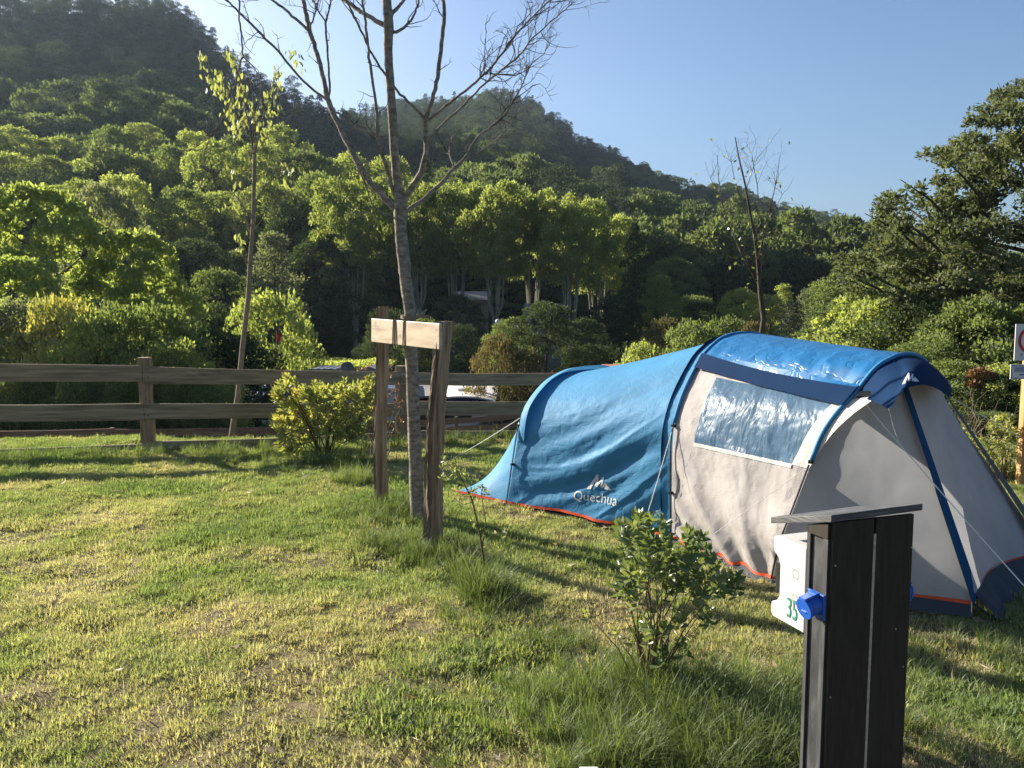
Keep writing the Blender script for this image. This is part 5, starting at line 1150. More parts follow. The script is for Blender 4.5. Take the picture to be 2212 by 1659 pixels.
# wood of lit broadleaf trees along the foot of the left hill (nothing tells most of them apart)
ORD = ['first', 'second', 'third', 'fourth', 'fifth', 'sixth', 'seventh', 'eighth', 'ninth', 'tenth', 'eleventh', 'twelfth', 'thirteenth']
GW = 'lit broadleaf trees in the wood at the foot of the left hill'
rows = [(122, [(x, 285 + 14 * math.sin(x * .05)) for x in range(-120, 640, 92)], 13, 'the back row of green trees under the pine hill'),
        (102, [(x, 330 + 16 * math.sin(x * .06 + 1)) for x in range(-160, 860, 92)], 12, 'the middle row of green trees under the pine hill'),
        (84, [(x, 405 + 18 * math.sin(x * .05 + 2)) for x in range(-180, 740, 96)], 11, 'the front row of green trees under the pine hill')]
for Y, lst, wd, lab in rows:
    for i, (x, tpx) in enumerate(lst):
        vis_i = sum(1 for x2, _ in lst[:i + 1] if x2 > -60); lb_ = lab if x <= -60 else ORD[vis_i - 1] + ' tree from the left in ' + lab
        plant('round%d' % ((i + int(Y)) % 3), 'broadleaf_tree', x + rnd.uniform(-14, 14), tpx + rnd.uniform(-8, 8), Y + rnd.uniform(-4, 4), wd * rnd.uniform(.85, 1.15), lb_, group=GW, mat='leaf_plane' if (i + int(Y)) % 3 else 'leaf_mid')
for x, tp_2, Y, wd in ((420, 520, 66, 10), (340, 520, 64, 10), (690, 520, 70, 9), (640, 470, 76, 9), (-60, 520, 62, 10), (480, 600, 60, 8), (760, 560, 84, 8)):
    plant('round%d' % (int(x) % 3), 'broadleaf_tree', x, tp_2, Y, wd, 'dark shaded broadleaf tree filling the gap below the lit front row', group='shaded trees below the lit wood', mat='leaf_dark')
# row of pollarded planes with pale upright stems
PL = [(768, 392, 70, 'leftmost plane tree of the row, pale upright stems over a short trunk'), (905, 400, 73, 'plane tree standing directly behind the staked bare tree'), (985, 398, 71, 'plane tree just right of the staked bare tree in the row'),
      (1070, 405, 68, 'tall plane tree in the middle of the row above the white lamp globe'), (1150, 415, 70, 'third plane tree from the right end of the row'), (1232, 432, 67, 'broad plane tree near the right end of the row beside the poplar'), (1292, 468, 70, 'lowest plane tree at the right end of the row, touching the dark poplar')]
for i, (x, t_, Y, lab) in enumerate(PL): plant('plane%d' % (i % 3), 'plane_tree', x, t_, Y, 6.9 + (i == 0) * .8, lab, group='row of plane trees across the valley')
plant('column', 'poplar_tree', 1366, 480, 60, 1.7, 'narrow dark green poplar column at the right end of the plane row')
plant('column', 'cypress_tree', 924, 345, 118, 3.2, 'slim dark cypress spire rising above the plane row behind the bare tree')
# left foreground growth below the fence
plant('catalpa', 'large_leaved_tree', 95, 408, 30, 7.6, 'bright sunlit large-leaved tree, the biggest on the far left')
plant('catalpa', 'large_leaved_tree', 300, 505, 31, 5.8, 'bright large-leaved tree, lower neighbour right of the biggest one', rot=2.2)
plant('catalpa', 'large_leaved_tree', 30, 560, 25, 5.2, 'large-leaved tree hanging low at the left picture edge over the fence', rot=4.0)
plant('round1', 'broadleaf_tree', 232, 402, 52, 7.5, 'grey-green tree with a pointed top between the two big bright trees', mat='leaf_silver')
plant('feather', 'feathery_tree', 595, 505, 62, 8.2, 'feathery grey-green tree right of the slender young tree')
plant('round2', 'broadleaf_tree', 470, 585, 56, 7.2, 'mid-green bushy tree behind the foot of the slender young tree', mat='leaf_mid')
plant('shrub0', 'tall_shrub', 585, 640, 36, 4.6, 'yellow-green shrubby tree with a red pennant in front of the dark wood', mat='leaf_plane')
for i, (x, t_, Y, wd, mt, lab) in enumerate([
    (-70, 640, 22, 4.2, 'leaf_bright', 'yellowish shrub cut by the left picture edge above the fence'), (40, 655, 21, 3.6, 'leaf_silver', 'grey-green small-leaved shrub second from the left above the fence'),
    (128, 648, 20.5, 2.4, 'leaf_yel', 'pale yellow drooping shrub left of the first fence post'), (205, 690, 20, 2.2, 'leaf_bright', 'small lime shrub just left of the first fence post'),
    (262, 668, 21, 2.8, 'leaf_mid', 'upright green shrub behind the first fence post'), (345, 665, 22, 3.2, 'leaf_mid', 'green shrub right behind the first fence post'),
    (430, 715, 23, 3.2, 'leaf_dark', 'dark shrub left of the slender young tree'), (520, 730, 24, 3.0, 'leaf_dark', 'dark low shrub at the foot of the slender young tree'), (375, 740, 20, 2.6, 'leaf_plane', 'light green low shrub between first post and slender tree')]):
    plant('shrub%d' % (i % 2), 'shrub', x, t_, Y, wd, lab, 'shrub', mat=mt)
for i, x in enumerate(range(-90, 470, 62)):
    plant('shrub%d' % (i % 2), 'low_shrub', x, 812 + 8 * math.sin(i * 2), 18.6 + (i % 2) * .8, 1.5, 'low leafy shrub seen through the gaps of the left fence', 'shrub', group='low shrubs behind the left fence', mat=('leaf_mid', 'leaf_plane')[i % 2])
for i, x in enumerate((640, 700, 770)):
    plant('shrub%d' % (i % 2), 'low_shrub', x, 876, 19.5, 1.6, 'low dark shrub behind the yellow bush under the mid rail', 'shrub', group='dark shrubs behind the yellow bush', mat='leaf_mid')
# middle distance, right of the stakes
for key, kind, x, t_, Y, wd, mt, lab in [
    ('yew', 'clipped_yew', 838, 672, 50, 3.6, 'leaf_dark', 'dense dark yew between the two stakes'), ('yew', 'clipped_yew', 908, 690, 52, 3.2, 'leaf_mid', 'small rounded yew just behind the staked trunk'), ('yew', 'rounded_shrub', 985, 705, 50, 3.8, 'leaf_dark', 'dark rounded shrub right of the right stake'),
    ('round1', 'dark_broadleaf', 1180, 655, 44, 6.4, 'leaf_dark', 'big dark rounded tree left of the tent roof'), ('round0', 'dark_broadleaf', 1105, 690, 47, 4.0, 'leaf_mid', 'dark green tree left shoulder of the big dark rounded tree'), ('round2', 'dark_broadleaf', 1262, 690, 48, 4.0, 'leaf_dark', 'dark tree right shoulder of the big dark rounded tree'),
    ('shrub1', 'rusty_shrub', 1078, 728, 37, 3.0, 'leaf_rusty', 'rusty green shrub above the fence rail left of the tent'), ('shrub0', 'rusty_shrub', 1140, 760, 36, 2.2, 'leaf_rusty', 'small reddish shrub between rusty shrub and tent'),
    ('shrub0', 'small_tree', 1350, 745, 46, 4.4, 'leaf_dark', 'dark small tree behind the low end of the tent'), ('shrub1', 'small_tree', 1390, 745, 34, 2.6, 'leaf_plane', 'yellowish small tree over the ridge of the tent'), ('shrub1', 'rusty_shrub', 1440, 690, 52, 3.4, 'leaf_rusty', 'brownish shrub over the tent ridge'),
    ('round0', 'small_tree', 1420, 600, 66, 5.4, 'leaf_plane', 'light green round tree right of the poplar'), ('shrub0', 'small_tree', 1495, 700, 40, 3.8, 'leaf_mid', 'green bushy tree touching the tent roof left end'), ('round2', 'small_tree', 1510, 655, 60, 5.2, 'leaf_dark', 'dark olive tree left of the young bare tree'),
    ('round1', 'small_tree', 1600, 625, 62, 4.8, 'leaf_plane', 'light green tree directly behind the young bare tree'), ('round2', 'small_tree', 1665, 640, 58, 4.2, 'leaf_yel', 'yellow-olive tree right of the young bare tree trunk'), ('conifer', 'conifer_tree', 1712, 650, 44, 3.6, 'leaf_conifer', 'dark blue-green conifer over the tent roof'),
    ('round0', 'small_tree', 1755, 625, 68, 5.2, 'leaf_silver', 'pale grey-green tree behind the conifer'), ('feather', 'small_tree', 1690, 615, 74, 4.6, 'leaf_plane', 'pale pointed tree left behind the conifer'), ('shrub0', 'small_tree', 1570, 690, 42, 3.2, 'leaf_mid', 'green bush under the young bare tree'),
    ('shrub1', 'rusty_shrub', 1630, 700, 40, 2.2, 'leaf_rusty', 'reddish brown bush at the foot of the young bare tree'), ('round1', 'small_tree', 1810, 660, 42, 5.0, 'leaf_mid', 'mid-green tree right of the conifer'), ('catalpa', 'bright_tree', 1870, 625, 26, 4.2, 'leaf_plane', 'bright green tree behind the right end of the tent roof'),
    ('round2', 'small_tree', 1860, 560, 50, 7.0, 'leaf_mid', 'tall mid-green tree left of the big dark tree on the right'), ('feather', 'small_tree', 1790, 610, 56, 5.0, 'leaf_dark', 'dark pointed tree between conifer and bright tree'),
    ('round0', 'small_tree', 985, 640, 62, 5.5, 'leaf_dark', 'dark undergrowth tree below the plane crowns'), ('round1', 'small_tree', 1330, 640, 60, 5.5, 'leaf_dark', 'dark undergrowth tree below the poplar')]:
    plant(key, kind, x, t_, Y, wd, lab, 'shrub' if 'shrub' in kind or 'yew' in kind else 'tree', mat=mt)
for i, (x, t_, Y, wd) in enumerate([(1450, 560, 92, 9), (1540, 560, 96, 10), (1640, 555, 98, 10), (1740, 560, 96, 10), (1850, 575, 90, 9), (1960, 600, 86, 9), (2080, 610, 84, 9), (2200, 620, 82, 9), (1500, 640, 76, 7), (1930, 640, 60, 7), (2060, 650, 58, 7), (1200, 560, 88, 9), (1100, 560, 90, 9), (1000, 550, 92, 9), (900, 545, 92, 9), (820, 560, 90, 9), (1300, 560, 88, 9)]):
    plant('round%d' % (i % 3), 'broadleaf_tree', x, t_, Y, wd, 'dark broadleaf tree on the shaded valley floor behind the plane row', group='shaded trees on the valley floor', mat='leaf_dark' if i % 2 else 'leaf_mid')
# clipped hedge with bright top
def hedge(name, a, b, depth, z0, z1, n, size, seed, mat, label):
    g = np.random.default_rng(seed); a = np.array(a, float); b = np.array(b, float); u = (b - a); Lh = np.linalg.norm(u); u /= Lh; v = np.array([-u[1], u[0], 0])
    t = g.random(n) * Lh; w_ = g.random(n) * depth; z = z1 + (fbm(t * .9, w_, seed) - .5) * .35 - np.abs(g.normal(0, .08, n)); side = g.random(n) < .45
    w_ = np.where(side, -np.abs(g.normal(0, .06, n)), w_); z = np.where(side, z0 + (z1 - z0) * g.random(n), z)
    C = a + u * t[:, None] + v * w_[:, None]; C[:, 2] = z; D = g.normal(size=(n, 3)) + np.where(side[:, None], -v * .6, np.array([0, 0, .9])); D /= np.linalg.norm(D, axis=1)[:, None]
    Ls = size * g.uniform(.7, 1.3, n); V, F, lv = leaves(C, D, Ls, Ls * .6, seed, np.clip(g.normal(.55, .2, n), 0, 1))
    r = empty(name, (a + b) / 2 * np.array([1, 1, 0]) + np.array([0, 0, z0]), label, 'hedge'); obj('foliage', V, F, M[mat], r, attrs={'lv': ('FACE', lv)})
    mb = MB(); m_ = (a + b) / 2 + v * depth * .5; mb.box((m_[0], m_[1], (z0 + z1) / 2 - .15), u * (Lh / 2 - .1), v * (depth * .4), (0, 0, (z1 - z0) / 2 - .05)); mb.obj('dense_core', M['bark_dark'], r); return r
ha = atY(606, 790, 44); hb_ = atY(835, 790, 44); hedge('clipped_hedge', ha, hb_, 4.5, -4.0, float(ha[2]) + .02, 26000, .13, 3, 'leaf_bright', 'bright green flat-topped hedge above the top fence rail behind the yellow bush')
# big tree on the right and the wall of growth below it
M['leaf_big'] = leafmat('leaf_big', [(0.055, 0.08, 0.032), (0.10, 0.135, 0.052), (0.17, 0.19, 0.08)], 0.35, 0.012, 0.6)
bt_ = atY(2225, 900, 19.5); bx_ = float(bt_[0]); bz = float(gz(bx_, 19.5)); g = np.random.default_rng(77)
spec = [(2200, 200, .55), (2170, 215, .4), (2140, 260, .5), (2190, 275, .8), (2120, 300, .45), (2230, 250, .9), (2080, 330, .4), (2040, 335, .35), (2150, 340, .9), (2090, 380, .6), (2200, 370, 1.1), (2035, 395, .4), (1975, 425, .4), (1940, 435, .35), (2000, 455, .6), (2080, 440, .9), (2160, 440, 1.1), (1925, 490, .5), (1985, 510, .7), (2050, 510, .9), (2120, 520, 1.1), (2200, 510, 1.2), (1890, 480, .3),
        (1900, 540, .5), (1950, 570, .7), (2020, 580, .9), (2100, 590, 1.0), (2180, 590, 1.2), (1880, 590, .45), (1860, 640, .45), (1930, 640, .7), (2000, 650, .9), (2080, 650, 1.0), (2160, 660, 1.1), (2250, 330, 1.0), (2270, 440, 1.3), (2290, 560, 1.3), (2300, 650, 1.3), (2330, 300, 1.1), (2360, 420, 1.3), (2240, 640, 1.0), (1820, 560, .25), (1840, 600, .35)]
cls = []
for px, py, r_ in spec:
    p = atY(px, py, 19.5 + g.uniform(-1.8, 1.8)); cls.append((p[0] - bx_, p[1] - 19.5, p[2] - bz, r_ * .95, r_ * 1.1, r_ * .62))
for k in range(16):
    px, py, r_ = spec[g.integers(0, 34)]; p = atY(px + g.uniform(-30, 30), py + g.uniform(-20, 20), 21.5 + g.uniform(-.5, 3.0)); cls.append((p[0] - bx_, p[1] - 19.5, p[2] - bz, .8, .9, .5))
cls0 = cls; cls = []
for c in cls0:
    for _ in range(4): cls.append((c[0] + g.normal(0, .42) * c[3], c[1] + g.normal(0, .5) * c[4], c[2] + g.normal(0, .45) * c[5], c[3] * g.uniform(.34, .62), c[3] * g.uniform(.34, .62), c[3] * g.uniform(.28, .5)))
cls = np.array(cls); big = empty('large_dark_tree', (bx_, 19.5, bz), 'tall dark spreading tree filling the right edge of the picture', 'tree')
V, F, lv = crown(cls, 240, .110, 88, asp=.5, shell=.6, up=.2); obj('crown', V + np.array([bx_, 19.5, bz]), F, M['leaf_big'], big, attrs={'lv': ('FACE', lv)})
mb = MB(); mb.tube([(bx_, 19.5, bz - .4), (bx_ + .1, 19.5, bz + 2.5), (bx_ - .05, 19.6, bz + 5), (bx_ - .2, 19.5, bz + 8.5)], [.34, .26, .18, .05], 10)
for c in cls[::7]:
    z0 = max(1.2, min(7.5, c[2] - .45 * math.hypot(c[0], c[1]))); r0 = .10 * (1 - z0 / 12); mb.tube([(bx_, 19.5, bz + z0), (bx_ + c[0] * .5, 19.5 + c[1] * .5, bz + z0 + (c[2] - z0) * .35), (bx_ + c[0] * .85, 19.5 + c[1] * .85, bz + c[2] - .15), (bx_ + c[0] * 1.05, 19.5 + c[1], bz + c[2] + .25)], [r0, r0 * .7, r0 * .4, r0 * .12], 5, cap=False)
mb.obj('trunk', M['bark_dark'], big)
mkproto('bank', 'round', 3.4, 3.4, 0, 40, 420, 0.085, 760, 'leaf_mid', r0=.05, cr=(.2, .34), asp=.7); mkproto('bank2', 'round', 3.4, 3.2, 0, 34, 480, 0.075, 761, 'leaf_dark', r0=.05, cr=(.22, .36), asp=.7)
for i, (key, x, t_, Y, wd, mt, lab) in enumerate([
    ('bank', 1905, 650, 18.5, 2.8, 'leaf_plane', 'yellow-green leafy shrub just right of the tent roof end'), ('bank2', 1985, 655, 17.5, 3.0, 'leaf_dark', 'dark shrub above the tent visor'), ('bank', 2045, 690, 16.5, 2.6, 'leaf_mid', 'mid-green shrub above the dark right edge of the tent front'),
    ('bank', 2110, 650, 16.0, 2.6, 'leaf_mid', 'mid-green climber-covered shrub left of the sign panels'), ('bank2', 2185, 660, 16.5, 2.8, 'leaf_dark', 'dark shrub directly behind the sign panels'), ('bank', 2270, 650, 15.5, 2.8, 'leaf_mid', 'shrub cut by the right picture edge behind the sign'),
    ('bank', 2065, 780, 14.5, 1.9, 'leaf_mid', 'lower green shrub behind the tent right slope'), ('bank2', 2140, 800, 14.0, 1.8, 'leaf_dark', 'dark low shrub between tent and sign'), ('bank', 2195, 790, 13.8, 1.7, 'leaf_plane', 'pale leafy shrub right behind the sign post'), ('bank', 2270, 800, 13.6, 1.9, 'leaf_mid', 'low shrub right of the sign post at the picture edge'),
    ('bank2', 2010, 740, 15.5, 2.0, 'leaf_mid', 'small shrub peeking over the tent front hoop'), ('bank2', 2100, 900, 13.2, 1.1, 'leaf_dark', 'small dark shrub behind the dry twigs'), ('bank', 2165, 890, 13.0, 1.1, 'leaf_mid', 'small green shrub behind the yellow-leaved shrub'), ('bank2', 2230, 900, 12.9, 1.1, 'leaf_dark', 'small dark shrub behind the sign post foot')]):
    plant(key, 'bank_shrub', x, t_, Y, wd, lab, 'shrub', mat=mt, base=-.2 if Y < 16 else None)
# one autumn-red branch tuft in the bank
rc = atY(2120, 812, 13.7); V, F, lv = crown(np.array([(rc[0], rc[1], rc[2], .20, .15, .12), (rc[0] - .12, rc[1], rc[2] - .18, .12, .1, .09)]), 260, .06, 7)
rr_o = empty('red_foliage', (rc[0], rc[1], -.2), 'small patch of reddish leaves in the green bank left of the sign', 'shrub'); obj('foliage', V, F, M['leaf_red'], rr_o, attrs={'lv': ('FACE', lv)}); MB().tube([(rc[0], rc[1], -.2), (rc[0], rc[1], rc[2])], [.02, .008], 6).obj('stem', M['stem_brown'], rr_o)

# ---------------------------------------------------------------- buildings and mobile homes on the lower terrace
M['white_wall'] = surf('white_wall', [(0.50, 0.52, 0.55), (0.66, 0.68, 0.70)], scale=(2, 2, 6), rough=0.5)
M['roof_white'] = surf('roof_white', [(0.62, 0.59, 0.56), (0.74, 0.71, 0.68)], scale=(1.5, 1.5, 1.5), rough=0.55)
M['navy'] = surf('navy', [(0.01, 0.02, 0.06), (0.015, 0.03, 0.09)], scale=(2, 2, 2), rough=0.4)
M['grey_roof'] = surf('grey_roof', [(0.16, 0.155, 0.15), (0.24, 0.235, 0.23)], scale=(5, 5, 5), rough=0.8)
M['brown_wall'] = surf('brown_wall', [(0.10, 0.045, 0.025), (0.16, 0.075, 0.045)], scale=(8, 8, 1), rough=0.8)
M['glass'] = surf('glass', [(0.02, 0.03, 0.04), (0.05, 0.07, 0.09)], scale=(1, 1, 1), rough=0.08, spec=0.8)
M['stone'] = surf('stone', [(0.16, 0.14, 0.11), (0.3, 0.26, 0.2)], scale=(3, 3, 5), rough=0.9, bump=0.5)
M['terracotta'] = surf('terracotta', [(0.28, 0.12, 0.075), (0.42, 0.2, 0.13)], scale=(6, 6, 6), rough=0.8)
def tilemat():
    m, t, ns, L = newmat('slate_tile'); p = ns['Principled BSDF']; tc = nd(ns, 'ShaderNodeTexCoord'); wv = nd(ns, 'ShaderNodeTexWave'); wv.inputs['Scale'].default_value = 1.3; wv.inputs['Distortion'].default_value = 0.2; L.new(tc.outputs['Object'], wv.inputs[0])
    r = ramp(ns, [(0.2, (0.03, 0.035, 0.05)), (0.8, (0.11, 0.12, 0.15))]); L.new(wv.outputs['Fac'], r.inputs[0]); L.new(r.outputs[0], p.inputs['Base Color']); p.inputs['Roughness'].default_value = .45
    b = nd(ns, 'ShaderNodeBump'); b.inputs['Strength'].default_value = .8; b.inputs['Distance'].default_value = .05; L.new(wv.outputs['Fac'], b.inputs['Height']); L.new(b.outputs[0], p.inputs['Normal']); return m
M['slate_tile'] = tilemat()
def bxo(name, x0, x1, y0, y1, z0, z1, mat, par, bevel=0.0):
    return MB().box(((x0 + x1) / 2, (y0 + y1) / 2, (z0 + z1) / 2), ((x1 - x0) / 2, 0, 0), (0, (y1 - y0) / 2, 0), (0, 0, (z1 - z0) / 2)).obj(name, M[mat], par, bevel=bevel)
# white mobile home, seen over its arched roof
mh = empty('mobile_home', (-3.0, 38.5, -4.0), 'white mobile home with arched pale roof, two roof vents and navy gable band', 'mobile home')
xa, xb = float(atY(925, 860, 36)[0]), float(atY(1067, 860, 36)[0]); ya, yb_ = 36.0, 42.5; zw = float(atY(1000, 866, 36)[2]); za = float(atY(1000, 855, 36)[2])
bxo('wall', xa, xb, ya, yb_, -4.0, zw - .25, 'white_wall', mh)
n = 16; V = []; 
for k in range(n + 1):
    t = k / n; x = xa - .08 + (xb - xa + .16) * t; z = zw + (za - zw) * (1 - (2 * t - 1) ** 2) ** .8; V += [(x, ya - .12, z), (x, yb_ + .1, z), (x, ya - .12, z - .07), (x, yb_ + .1, z - .07)]
F = []
for k in range(n): b = k * 4; F += [(b, b + 4, b + 5, b + 1), (b + 2, b + 3, b + 7, b + 6), (b, b + 2, b + 6, b + 4)]
obj('roof', V, F, M['roof_white'], mh, smooth=False)
V = []
for k in range(n + 1): t = k / n; x = xa + (xb - xa) * t; z = zw - .07 + (za - zw) * (1 - (2 * t - 1) ** 2) ** .8; V += [(x, ya - .03, z), (x, ya - .03, zw - .42)]
obj('gable_band', V, [(k * 2 + 1, k * 2 + 3, k * 2 + 2, k * 2) for k in range(n)], M['navy'], mh)
for px in (1002, 1036):
    vx = float(atY(px, 843, 38.3)[0]); vz = za + .02; bxo('roof_vent', vx - .28, vx + .28, 38.0, 38.5, vz - .1, vz + .12, 'white_wall', mh, .03)
bxo('window', xb - 2.2, xb - 1.0, ya - .03, ya + .02, -2.9, -2.3, 'glass', mh); bxo('window', xa + .3, xa + .9, ya - .03, ya + .02, -2.9, -2.3, 'glass', mh)
# grey shed roof with brown wall left of it
sh = empty('brown_shed', (-4.2, 33, -4), 'small brown shed with a grey sloping roof seen between trunk and stake', 'shed')
x0, x1 = float(atY(898, 850, 33)[0]), float(atY(952, 850, 33)[0]); z1 = float(atY(900, 836, 34)[2]); z2 = float(atY(950, 848, 33)[2]); z3 = float(atY(905, 858, 32.4)[2])
MB().hexa([(x0 - .6, 32.4, z3 - .08), (x1, 32.4, z2 - .12), (x1, 35, z1 - .05), (x0 - .6, 35, z1 - .05), (x0 - .6, 32.4, z3), (x1, 32.4, z2 - .05), (x1, 35, z1), (x0 - .6, 35, z1)]).obj('roof', M['grey_roof'], sh)
bxo('wall', x0 - .5, x1 - .1, 32.55, 34.8, -3.9, z3 - .15, 'brown_wall', sh)
# white mobile home with ribbed wall further left
m2 = empty('mobile_home', (-6.3, 31, -4), 'white mobile home with ribbed end wall half hidden behind the yellow bush', 'mobile home')
x0, x1 = float(atY(735, 860, 31)[0]), float(atY(858, 860, 31)[0]); zt = float(atY(800, 838, 31)[2])
bxo('wall', x0, x1, 31.0, 35, -3.8, zt - .08, 'white_wall', m2); bxo('roof', x0 - .1, x1 + .1, 30.85, 35.1, zt - .08, zt, 'roof_white', m2)
mb = MB(); 
for k in range(14): xx = x0 + .1 + k * (x1 - x0 - .2) / 13; mb.box((xx, 30.985, (zt - 3.9) / 2 - .1), (.012, 0, 0), (0, .012, 0), (0, 0, (zt + 3.6) / 2))
mb.obj('wall_ribs', M['white_wall'], m2); bxo('window', x0 + .4, x0 + 1.2, 30.96, 31.02, zt - 1.3, zt - .6, 'glass', m2)
# slate-roofed chalet on the left
ch = empty('slate_roofed_chalet', (-8.5, 29, -3.2), 'chalet with dark slate tiled roof seen under the top rail left of the yellow bush', 'building')
x0, x1 = float(atY(512, 850, 28)[0]), float(atY(625, 850, 28)[0]); ze = float(atY(560, 863, 28)[2]); zr_ = float(atY(560, 826, 30)[2])
MB().hexa([(x0, 27.9, ze - .06), (x1, 27.9, ze - .06), (x1, 30, zr_ - .06), (x0, 30, zr_ - .06), (x0, 27.9, ze), (x1, 27.9, ze), (x1, 30, zr_), (x0, 30, zr_)]).obj('roof', M['slate_tile'], ch)
MB().hexa([(x0, 30.01, zr_ - .06), (x1, 30.01, zr_ - .06), (x1, 32.4, ze - .06), (x0, 32.4, ze - .06), (x0, 30.01, zr_), (x1, 30.01, zr_), (x1, 32.4, ze), (x0, 32.4, ze)]).obj('roof', M['slate_tile'], ch)
bxo('wall', x0 + .2, x1 - .2, 28.2, 32.1, -3.4, ze - .08, 'white_wall', ch); bxo('window', x1 - .9, x1 - .3, 28.17, 28.22, ze - .75, ze - .25, 'glass', ch)
bxo('window', x0 + .5, x0 + 1.1, 28.17, 28.22, ze - .75, ze - .25, 'glass', ch)
# pergola roof, gable and dish over the top rail
pg = empty('corrugated_roof_shelter', (-7.5, 30, -3.8), 'flat corrugated shelter roof showing just above the top rail', 'shelter')
zt = float(atY(690, 797, 30)[2]); x0, x1 = float(atY(668, 797, 30)[0]), float(atY(724, 797, 30)[0]); bxo('roof', x0, x1, 30, 32, zt - .05, zt, 'slate_tile', pg)
for xx in (x0 + .05, x1 - .05): bxo('post', xx - .04, xx + .04, 30.1, 30.2, -3.6, zt - .05, 'low_wood', pg)
gb = empty('gabled_hut', (-5.5, 31.5, -4), 'little pale hut gable just above the top rail beside the left stake', 'hut')
xc = float(atY(797, 795, 29.5)[0]); ze = float(atY(797, 800, 29.5)[2]); zp = float(atY(797, 791, 29.5)[2])
V = [(xc - .42, 29.4, ze), (xc + .42, 29.4, ze), (xc, 29.4, zp), (xc - .42, 30.9, ze), (xc + .42, 30.9, ze), (xc, 30.9, zp)]
obj('roof', V, [(0, 2, 5, 3), (1, 4, 5, 2), (0, 1, 2), (3, 5, 4), (0, 3, 4, 1)], M['grey_roof'], gb); bxo('wall', xc - .36, xc + .36, 29.5, 30.8, -3.7, ze - .01, 'white_wall', gb)
ds = atY(750, 797, 27.5); dish = empty('satellite_dish', (ds[0], ds[1], -3.5), 'grey satellite dish on a pole poking above the top rail', 'satellite dish')
V = [(ds[0], ds[1] + .06, ds[2])]; F = []
for j in range(1, 4):
    for k in range(20): a_ = 2 * math.pi * k / 20; q = j / 3 * .24; V.append((ds[0] + math.cos(a_) * q, ds[1] + .06 - .07 * (j / 3) ** 2, ds[2] + math.sin(a_) * q * 1.05))
for k in range(20): F.append((0, 1 + k, 1 + (k + 1) % 20))
for j in range(2):
    for k in range(20): b = 1 + j * 20; F.append((b + k, b + 20 + k, b + 20 + (k + 1) % 20, b + (k + 1) % 20))
o_ = obj('reflector', V, F, M['grey_roof'], dish); md = o_.modifiers.new('solid', 'SOLIDIFY'); md.thickness = .012
MB().tube([(ds[0], ds[1] + .1, -3.6), (ds[0], ds[1] + .1, ds[2])], .025, 8).obj('mast', M['steel'], dish); MB().tube([(ds[0], ds[1] + .03, ds[2] - .2), (ds[0], ds[1] - .28, ds[2] - .08)], .012, 6).obj('feed_arm', M['steel'], dish)
# pale fence of white pickets beside the mobile home, red-tiled roof, far stone house
pk = empty('white_picket_fence', (-.6, 40, -4), 'white picket railing to the right of the mobile home roof', 'fence')
for k in range(16):
    px = 1012 + k * 6.2; Yk = 42 - k * .25; p = atY(px, 836 + k * 1.2, Yk); bxo('picket', p[0] - .025, p[0] + .025, Yk - .02, Yk + .02, -4.0, p[2], 'white_wall', pk)
p0 = atY(1012, 839, 42.03); p1 = atY(1105, 858, 38.28); MB().tube([p0 - [0, 0, .1], p1 - [0, 0, .1]], .03, 6).obj('rail', M['white_wall'], pk)
rrf = empty('red_roofed_hut', (4.2, 31, -3.5), 'low hut with a pinkish red roof behind the tent ridge', 'hut')
x0, x1 = float(atY(1312, 797, 31)[0]), float(atY(1400, 797, 31)[0]); zt = float(atY(1335, 797, 31)[2]); MB().hexa([(x0, 31, zt - .2), (x1, 31, zt - .2), (x1, 33, zt - .02), (x0, 33, zt - .02), (x0, 31, zt - .15), (x1, 31, zt - .15), (x1, 33, zt + .05), (x0, 33, zt + .05)]).obj('roof', M['terracotta'], rrf)
bxo('wall', x0 + .2, x1 - .2, 31.2, 32.8, -3.6, zt - .2, 'stone', rrf)
hs = empty('stone_house', (3.5, 80, 2), 'old stone house with a low grey roof half hidden behind the plane stems', 'building')
for (pa, pb, top, Yh, nm) in ((980, 1052, 628, 78, 0), (1140, 1215, 655, 64, 1)):
    if nm: hs = empty('stone_house', (2, 64, 0), 'stone house with grey gable roof below the plane trees near the dark poplar', 'building')
    x0, x1 = float(atY(pa, top, Yh)[0]), float(atY(pb, top, Yh)[0]); zt = float(atY(pa, top, Yh)[2]); zg = float(gz((x0 + x1) / 2, Yh)) - 1
    bxo('wall', x0, x1, Yh, Yh + 5, zg, zt - .7, 'stone', hs)
    V = [(x0 - .3, Yh - .4, zt - .85), (x1 + .3, Yh - .4, zt - .85), (x1 + .3, Yh + 2.5, zt), (x0 - .3, Yh + 2.5, zt), (x0 - .3, Yh + 5.4, zt - .85), (x1 + .3, Yh + 5.4, zt - .85)]
    o_ = obj('roof', V, [(0, 1, 2, 3), (3, 2, 5, 4)], M['grey_roof'], hs); md = o_.modifiers.new('solid', 'SOLIDIFY'); md.thickness = .12
    for k in (.25, .7): xx = x0 + (x1 - x0) * k; bxo('window', xx - .4, xx + .4, Yh - .04, Yh + .03, zt - 2.2, zt - 1.2, 'glass', hs)
# street lamp with a white globe
lp = atY(1076, 695, 50); zg = float(gz(lp[0], 50)); lamp = empty('globe_street_lamp', (lp[0], 50, zg), 'street lamp with a white globe above the dark shrubs right of the right stake', 'street lamp')
bm = bmesh.new(); bmesh.ops.create_uvsphere(bm, u_segments=20, v_segments=12, radius=.17); V = [np.array(v.co) + lp for v in bm.verts]; F = [tuple(v.index for v in f.verts) for f in bm.faces]; bm.free()
obj('globe', V, F, M['pvc_white'], lamp, smooth=True); MB().tube([(lp[0], 50, zg - .2), (lp[0], 50, lp[2] - .16)], [.06, .035], 8).obj('pole', M['pole'], lamp)
